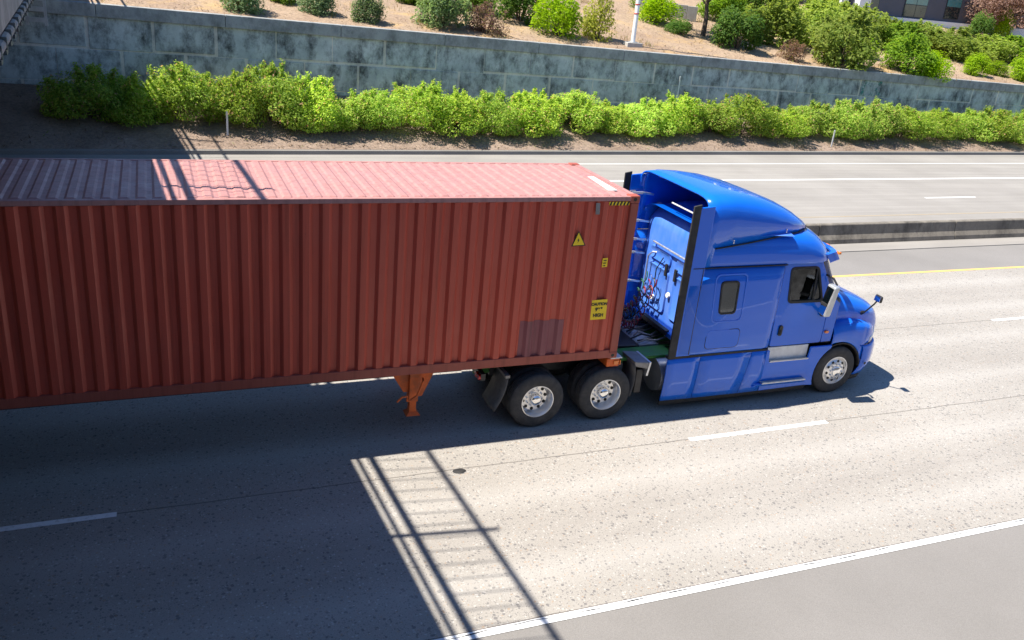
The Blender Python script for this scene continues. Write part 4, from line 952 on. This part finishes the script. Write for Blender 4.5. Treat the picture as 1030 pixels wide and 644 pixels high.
# hedge along the foot of the wall: u, v of the base centre, width and height factors
HG = [(95, 119, 1.15, 1.15), (138, 120, 1.0, 1.05), (178, 121, 1.0, 1.12), (238, 122, .95, 1.12), (272, 124, 1.1, 1.18), (318, 126, .9, 1.15), (352, 128, .85, .8), (382, 128, .9, .85), (424, 128, 1.05, 1.3), (462, 130, .95, .95), (496, 131, 1.0, 1.05), (536, 131, 1.05, 1.15), (574, 131, 1.0, 1.05), (606, 131, .9, .9), (646, 132, 1.0, 1.05), (682, 132, 1.05, 1.05), (716, 133, 1.0, 1.0), (748, 133, 1.0, 1.05), (780, 134, 1.0, .95), (812, 135, 1.0, 1.0), (846, 136, 1.05, 1.0), (878, 136, 1.0, 1.1), (908, 137, 1.0, 1.0), (938, 137, 1.05, .95), (966, 138, 1.0, 1.0), (994, 138, 1.05, 1.0), (1020, 138, 1.05, 1.0), (1046, 138, 1.05, 1.05), (1072, 138, 1.1, 1.0)]
for i, (u, v, a, h) in enumerate(HG):
    g = random.Random(50+i); p = hit(u+g.uniform(-5, 5), v+g.uniform(-2.5, 2))
    lab = 'yellow green leafy hedge shrub in the row along the foot of the panel wall'
    if i == 0: lab = 'dark green shaded shrub at the overpass end of the hedge'
    elif i == 1: lab = 'small shaded shrub second from the overpass in the hedge'
    elif i == 2: lab = 'shrub at the overpass shadow edge crossed by fence shadow lines'
    lab = {424: 'tallest hedge shrub with upright leafy shoots against the panel wall', 238: 'full hedge shrub just behind the pale marker post by the overpass shadow', 646: 'hedge shrub beside the tall pale post standing behind the hedge', 682: 'hedge shrub in front of the tall pale post behind the hedge', 846: 'hedge shrub behind the thin pale marker post by the kerb', 352: 'lowest hedge shrub leaving a gap of bare wall above it', 382: 'low hedge shrub next to the tallest one'}.get(u, lab)
    k_ = 1.0 if u < 600 else 1.0 + (u-600)/430*.22
    put_shrub('hedge%d' % (i % 5), 'hedge_shrub', lab, (p[0], p[1], p[2]-.08), (a*k_*g.uniform(.82, 1.04), a*g.uniform(.85, 1.05), h*g.uniform(.85, 1.1)), g.uniform(0, 6.28), 'hedge shrubs below the panel wall')
# shrubs on the hillside above the wall: kind, u, v of the base, radius in pixels, height factor, name, label
def px_scale(p): return float(np.dot(np.array(p)-CAM, _f))/FPX
UP = [('grey', 242, 12, 21, 1.0, 'round grey green shrub above the wall nearest the overpass'), ('grey', 317, 14, 17, 1.0, 'small round grey green shrub on the bare slope second from the overpass'), ('green', 285, 3, 15, .8, 'low green shrub on the slope behind the two small round ones'), ('grey', 369, 22, 16, 1.1, 'upright grey green shrub third from the overpass above the wall'), ('green', 412, 4, 12, .8, 'small green shrub high on the slope left bare around'),
      ('grey', 446, 27, 25, 1.05, 'large rounded grey green shrub beside the purple shrub above the wall'), ('purple', 490, 34, 19, 1.0, 'purple leaved round shrub between the grey green and lime shrubs'), ('green', 478, 12, 18, 1.0, 'leafy green shrub behind the purple shrub'), ('dark', 524, 22, 26, 1.1, 'broad dark green shrub beside the lime round shrub'), ('lime', 561, 37, 23, 1.05, 'bright lime green round shrub above the wall'), ('olive', 602, 40, 15, 1.2, 'slender olive green shrub beside the white lamp pole'),
      ('lime', 662, 24, 20, .8, 'low bright green shrub under the shade tree'), ('dark', 685, 35, 12, .8, 'small dark shrub in the shade tree shadow'),
      ('dark', 742, 50, 24, 1.0, 'dark green shrub at the corner of the large hillside thicket'), ('dark', 770, 22, 30, 1.0, 'tall dark shrub behind the corner of the hillside thicket'), ('pale', 775, 44, 30, 1.05, 'pale green bushy shrub in the hillside thicket beside the dark corner shrub'), ('purple', 797, 61, 14, .9, 'small purple brown shrub in front of the hillside thicket'),
      ('pale2', 815, 44, 32, .85, 'pale green shrub behind the small purple shrub'), ('pale', 846, 66, 32, 1.05, 'large pale green shrub overhanging the wall beside the gap of bare soil'), ('pale2', 858, 42, 30, .75, 'pale green shrub behind the gap of bare soil'), ('pale', 890, 42, 28, .55, 'pale green shrub below the dark grey building'), ('green', 912, 73, 23, .95, 'rounded yellow green shrub alone above the wall'), ('lime', 938, 82, 16, 1.0, 'bright lime shrub spilling over the wall coping'),
      ('pale2', 925, 47, 28, .55, 'pale shrub behind the rounded yellow green shrub'), ('pale', 955, 57, 30, .62, 'pale shrub behind the two lime cushions'), ('lime', 982, 76, 12, 1.0, 'small lime cushion shrub above the wall'), ('lime', 1003, 76, 10, .8, 'smallest lime cushion shrub beside another one'), ('pale2', 990, 58, 28, .5, 'pale shrub below the pink leaved tree'), ('green', 1020, 62, 26, .55, 'green shrub at the far end of the hillside thicket'), ('lime', 1031, 82, 15, 1.0, 'lime shrub at the far end above the wall'),
      ('green', 728, 22, 22, .9, 'green shrub beside the shade tree at the top of the thicket'), ('pale2', 745, 8, 26, .9, 'pale shrub at the top of the thicket behind the shade tree'), ('pale', 835, 26, 26, .7, 'pale shrub below the white columns'), ('lime', 870, 58, 14, .8, 'bright green young shrub in the gap of bare soil'), ('green', 905, 52, 24, .7, 'green shrub just behind the rounded yellow green one'), ('pale', 972, 62, 22, .6, 'low pale shrub behind the small lime cushion'), ('green', 655, 12, 16, .8, 'leafy green shrub behind the lamp pole under the shade tree'), ('green', 432, 8, 18, .9, 'green shrub partly behind the large rounded grey green one'),
      ('dark', 986, 42, 11, 1.5, 'dark upright conifer in front of the grey building'), ('lime', 1007, 40, 8, 2.2, 'narrow lime green shrub under the pink leaved tree')]
names = {'lime': 'lime_shrub', 'green': 'green_shrub', 'dark': 'dark_shrub', 'grey': 'grey_green_shrub', 'purple': 'purple_shrub', 'olive': 'olive_shrub', 'pale': 'pale_shrub', 'pale2': 'pale_shrub'}
PR = {'lime': 1., 'green': 1.25, 'dark': 1.15, 'grey': 1., 'purple': 1., 'olive': .75, 'pale': 1.45, 'pale2': 1.45}
for i, (kd, u, v, rp, hf, lab) in enumerate(UP):
    p = hit_upper(u, v); s = rp*px_scale(p)/PR[kd]*1.1; g = random.Random(90+i)
    put_shrub(kd, names[kd], lab, (p[0], p[1]+.2, p[2]-.08), (s, s, s*hf), g.uniform(0, 6.28))
# trees
def tree(name, label, p, h, crown, nleaf, lsize, mat, seed, trunk_r=.13):
    g = random.Random(seed); r = thing(name, label, 'tree', p)
    mb = MB(); pts = [(0, 0, -.2), (.05, .03, h*.2), (-.06, .06, h*.42), (.04, 0, h*.75)]; mb.tube(pts, [trunk_r*1.25, trunk_r, trunk_r*.8, trunk_r*.3], 8)
    for i in range(9):
        a = g.uniform(0, 6.28); z = h*g.uniform(.35, .65); q = crown[0]*g.uniform(.5, .85)
        mb.tube([(0, 0, z), (q*.45*math.cos(a), q*.45*math.sin(a), z+h*.12), (q*math.cos(a), q*math.sin(a), z+h*g.uniform(.1, .3))], [trunk_r*.5, trunk_r*.3, .012], 6)
    tr_ = MB(); tr_.v = [(a+p[0], b+p[1], c+p[2]) for a, b, c in mb.v]; tr_.f = mb.f; tr_.build('trunk', 'bark', r, True)
    V = leaf_cloud(nleaf, crown[0], crown[1], crown[2], lsize, seed, lumps=48); V[:, 2] += h-crown[2]*.85
    o = bpy.data.objects.new('crown', leaf_mesh('crown', V, mat)); COL.objects.link(o); o.parent = r; return r
p = hit_upper(707, 36); tree('shade_tree', 'dark leaved tree with bare trunk shading the dry slope', tuple(p), 4.6, (2.6, 2.2, 2.9), 9000, .17, 'leaf_dark', 71)
p = hit_upper(1012, 40); tree('pink_leaved_tree', 'pinkish purple leaved tree in front of the grey building', tuple(p), 4.1, (4.2, 3.4, 3.6), 13000, .22, 'leaf_pink', 72)

# ------------------------------------------------------------------ lamp pole and delineator posts
p = hit_upper(636, 46)
lp = thing('lamp_pole', 'slim white lamp pole on a concrete footing above the wall', 'lamp pole', tuple(p))
MB().box(p[0]-.45, p[0]+.45, p[1]-.3, p[1]+.3, p[2]-.3, p[2]+.16).build('footing', 'plain_concrete', lp, bevel=.02)
MB().tube([(p[0], p[1], p[2]+.16), (p[0], p[1], p[2]+.20)], .24, 14).build('base_plate', 'galvanised', lp, True)
MB().tube([(p[0], p[1], p[2]+.2), (p[0], p[1], p[2]+4.5), (p[0], p[1], p[2]+9)], [.115, .10, .07], 14).build('pole', 'pole_white', lp, True)
MB().tube([(p[0], p[1], p[2]+8.9), (p[0], p[1]-.8, p[2]+9.3), (p[0], p[1]-2.4, p[2]+9.4)], .04, 8).build('arm', 'pole_white', lp, True)
MB().box(p[0]-.14, p[0]+.14, p[1]-3., p[1]-2.3, p[2]+9.3, p[2]+9.45).build('luminaire', 'galvanised', lp, bevel=.04)
for z in (1.55, 2.0): MB().tube([(p[0], p[1], p[2]+z), (p[0], p[1], p[2]+z+.05)], .128, 14).build('red_band', 'red_lens', lp, True)
for u, v, h, lab in ((229, 137, .95, 'thin pale marker post in the bed by the overpass shadow'), (836, 148, .9, 'thin pale marker post by the kerb in the sunlit bed'), (679, 100, 1.15, 'tall thin pale marker post standing behind the hedge')):
    p = hit(u, v)
    if u == 679:
        q_ = onwall(679, 96); p = np.array([q_[0], wall_y(q_[0])-.3, terr(q_[0], wall_y(q_[0])-.3)]); h = 1.75
    q = thing('marker_post', lab, 'post', tuple(p), 'thin marker posts in the planting bed')
    MB().box(p[0]-.035, p[0]+.035, p[1]-.012, p[1]+.012, p[2]-.1, p[2]+h).build('post', 'white_plate', q); MB().box(p[0]-.04, p[0]+.04, p[1]-.02, p[1]-.013, p[2]+h-.2, p[2]+h-.06).build('reflector', 'galvanised', q)

# ------------------------------------------------------------------ building and low wall at the top of the slope
BY = 50.
def at_y(u, v, y): d = ray(u, v); s = (y-CAM[1])/d[1]; return CAM+d*s
z0 = 5.5
bd = thing('office_building', 'dark grey building with white columns and teal windows behind the hillside thicket', 'building', (55, BY+5, z0))
xa, xb = at_y(766, 5, BY)[0], at_y(1060, 20, BY)[0]
xm = at_y(862, 5, BY)[0]
MB().box(xm, xb+30, BY, BY+14, z0, 14).build('wall', 'building_grey', bd)
zl = at_y(930, 20, BY-.2)[2]
MB().box(xm-.3, xb+30, BY-.35, BY+.0-.003, z0-.5, zl).build('plinth', 'building_white', bd, bevel=.02)
MB().box(xm-.3, xm+.9, BY-.6, BY-.004, z0-.5, 14).build('column', 'building_white', bd, bevel=.02)
def window(u0, u1, ztop, zbot, nv, nh, y=BY, mat='teal_pane'):
    a, b = at_y(u0, 8, y)[0], at_y(u1, 8, y)[0]
    w_ = MB().box(a, b, y-.05, y-.003, zbot, ztop).build('window', 'window_frame_dark', bd)
    for i in range(nv):
        for j in range(nh):
            x0 = a+.06+(b-a-.06)/nv*i; x1 = x0+(b-a-.06)/nv-.06; za = zbot+.06+(ztop-zbot-.06)/nh*j; zb_ = za+(ztop-zbot-.06)/nh-.06
            MB().box(x0, x1, y-.065, y-.052, za, zb_).build('pane', 'dark_pane' if (j == 0 and nh > 2) or mat == 'dark_pane' else mat, w_)
window(868, 883, zl+4.2, zl+.25, 1, 4); window(909, 932, zl+4.2, zl-.0+.1, 2, 4); window(951, 966, zl+4.2, zl+.25, 1, 4); window(985, 1000, zl+3.5, zl+.25, 1, 4, mat='dark_pane')
# set-back wing with white columns to the left
MB().box(xa-4, xm-.31, BY+2.5, BY+14, z0, 13).build('wing_wall', 'building_grey', bd)
MB().box(xa-4, xm-.31, BY+1.2, BY+2.49, z0-.3, zl-.75).build('wing_terrace', 'building_white', bd)
for u in (772, 797, 822, 848):
    x = at_y(u, 5, BY+1.2)[0]; MB().box(x-.28, x+.28, BY+.9, BY+1.45, z0-.3, 13).build('column', 'building_white', bd, bevel=.02)
for u0, u1 in ((776, 793), (801, 818), (827, 845)): window(u0, u1, 12, zl-.6, 2, 3, BY+2.5, 'dark_pane')
a = hit_upper(652, 14); b = hit_upper(712, 24)
lw = thing('low_concrete_wall', 'low pale concrete wall at the top of the dry slope behind the shade tree', 'wall', tuple((a+b)/2))
for i in range(6):
    q0 = a+(b-a)*(i/6-.2); q1 = a+(b-a)*((i+1)/6-.2-.004); zz = min(terr(q0[0], q0[1]), terr(q1[0], q1[1]))
    MB().hexa([(q0[0], q0[1]+.0, zz-.4), (q1[0], q1[1], zz-.4), (q1[0], q1[1]+.25, zz-.4), (q0[0], q0[1]+.25, zz-.4), (q0[0], q0[1], zz+.9), (q1[0], q1[1], zz+.9), (q1[0], q1[1]+.25, zz+.9), (q0[0], q0[1]+.25, zz+.9)]).build('wall_section', 'plain_concrete', lw, bevel=.02)

# ------------------------------------------------------------------ loose ground cover: dry grass on the slope, leaf litter in the bed
def blades(name, pts, size, mat, lab, cat, up):
    g = np.random.default_rng(5); n = len(pts); P_ = np.array(pts); a = g.uniform(0, 2*np.pi, n); L = size*g.uniform(.5, 1.3, n)
    dx = np.stack([np.cos(a), np.sin(a), np.zeros(n)], 1); tip = np.stack([g.normal(size=n)*.5, g.normal(size=n)*.5, np.full(n, up)], 1); tip /= np.linalg.norm(tip, axis=1)[:, None]
    V = np.empty((n, 4, 3)); wd = (.12 if up > .5 else .35)
    V[:, 0] = P_-dx*(L*wd*.5)[:, None]; V[:, 1] = P_+dx*(L*wd*.5)[:, None]; V[:, 2] = P_+tip*L[:, None]+dx*(L*wd*.15)[:, None]; V[:, 3] = P_+tip*L[:, None]-dx*(L*wd*.15)[:, None]
    o = bpy.data.objects.new(name, leaf_mesh(name, V.reshape(-1, 3), mat)); COL.objects.link(o); tag(o, lab, cat, kind='stuff')
leafmat('straw', [(.30, .20, .08), (.42, .30, .13), (.36, .32, .12)], (.16, .22, .04), .12, .3)
leafmat('litter', [(.10, .06, .035), (.22, .14, .085), (.36, .27, .19)], (.18, .20, .05), .08, .1)
g = np.random.default_rng(11); pts = []
for i in range(420):
    x = g.uniform(-14, 62); y = wall_y(x) + g.uniform(.5, 16); m = int(g.integers(10, 45)); r = g.uniform(.12, .6)
    if (math.sin(x*.55)+math.sin(y*.9+x*.2)) < -.1 and g.uniform() < .75: continue
    for j in range(m):
        q = g.normal(size=2)*r; pts.append((x+q[0], y+q[1], terr(x+q[0], max(y+q[1], wall_y(x+q[0])+.1))-.02))
blades('dry_grass', pts, .22, 'straw', 'tufts of dry straw coloured grass scattered over the slope above the wall', 'dry grass', 1.)
pts = []
for i in range(9000):
    x = g.uniform(-14, 55); q = g.uniform(0, 1)**1.3; y = kerb_y(x)+.25 + q*(wall_y(x)-kerb_y(x)-.35); pts.append((x, y, terr(x, y)+.03))
for i in range(7000):
    x = g.uniform(-14, 60); y = wall_y(x)+.35 + g.uniform(0, 1)**1.6*12; pts.append((x, y, terr(x, y)+.03))
blades('leaf_litter', pts, .11, 'litter', 'dead leaves and bark chips strewn over the planting bed and slope', 'leaf litter', .15)
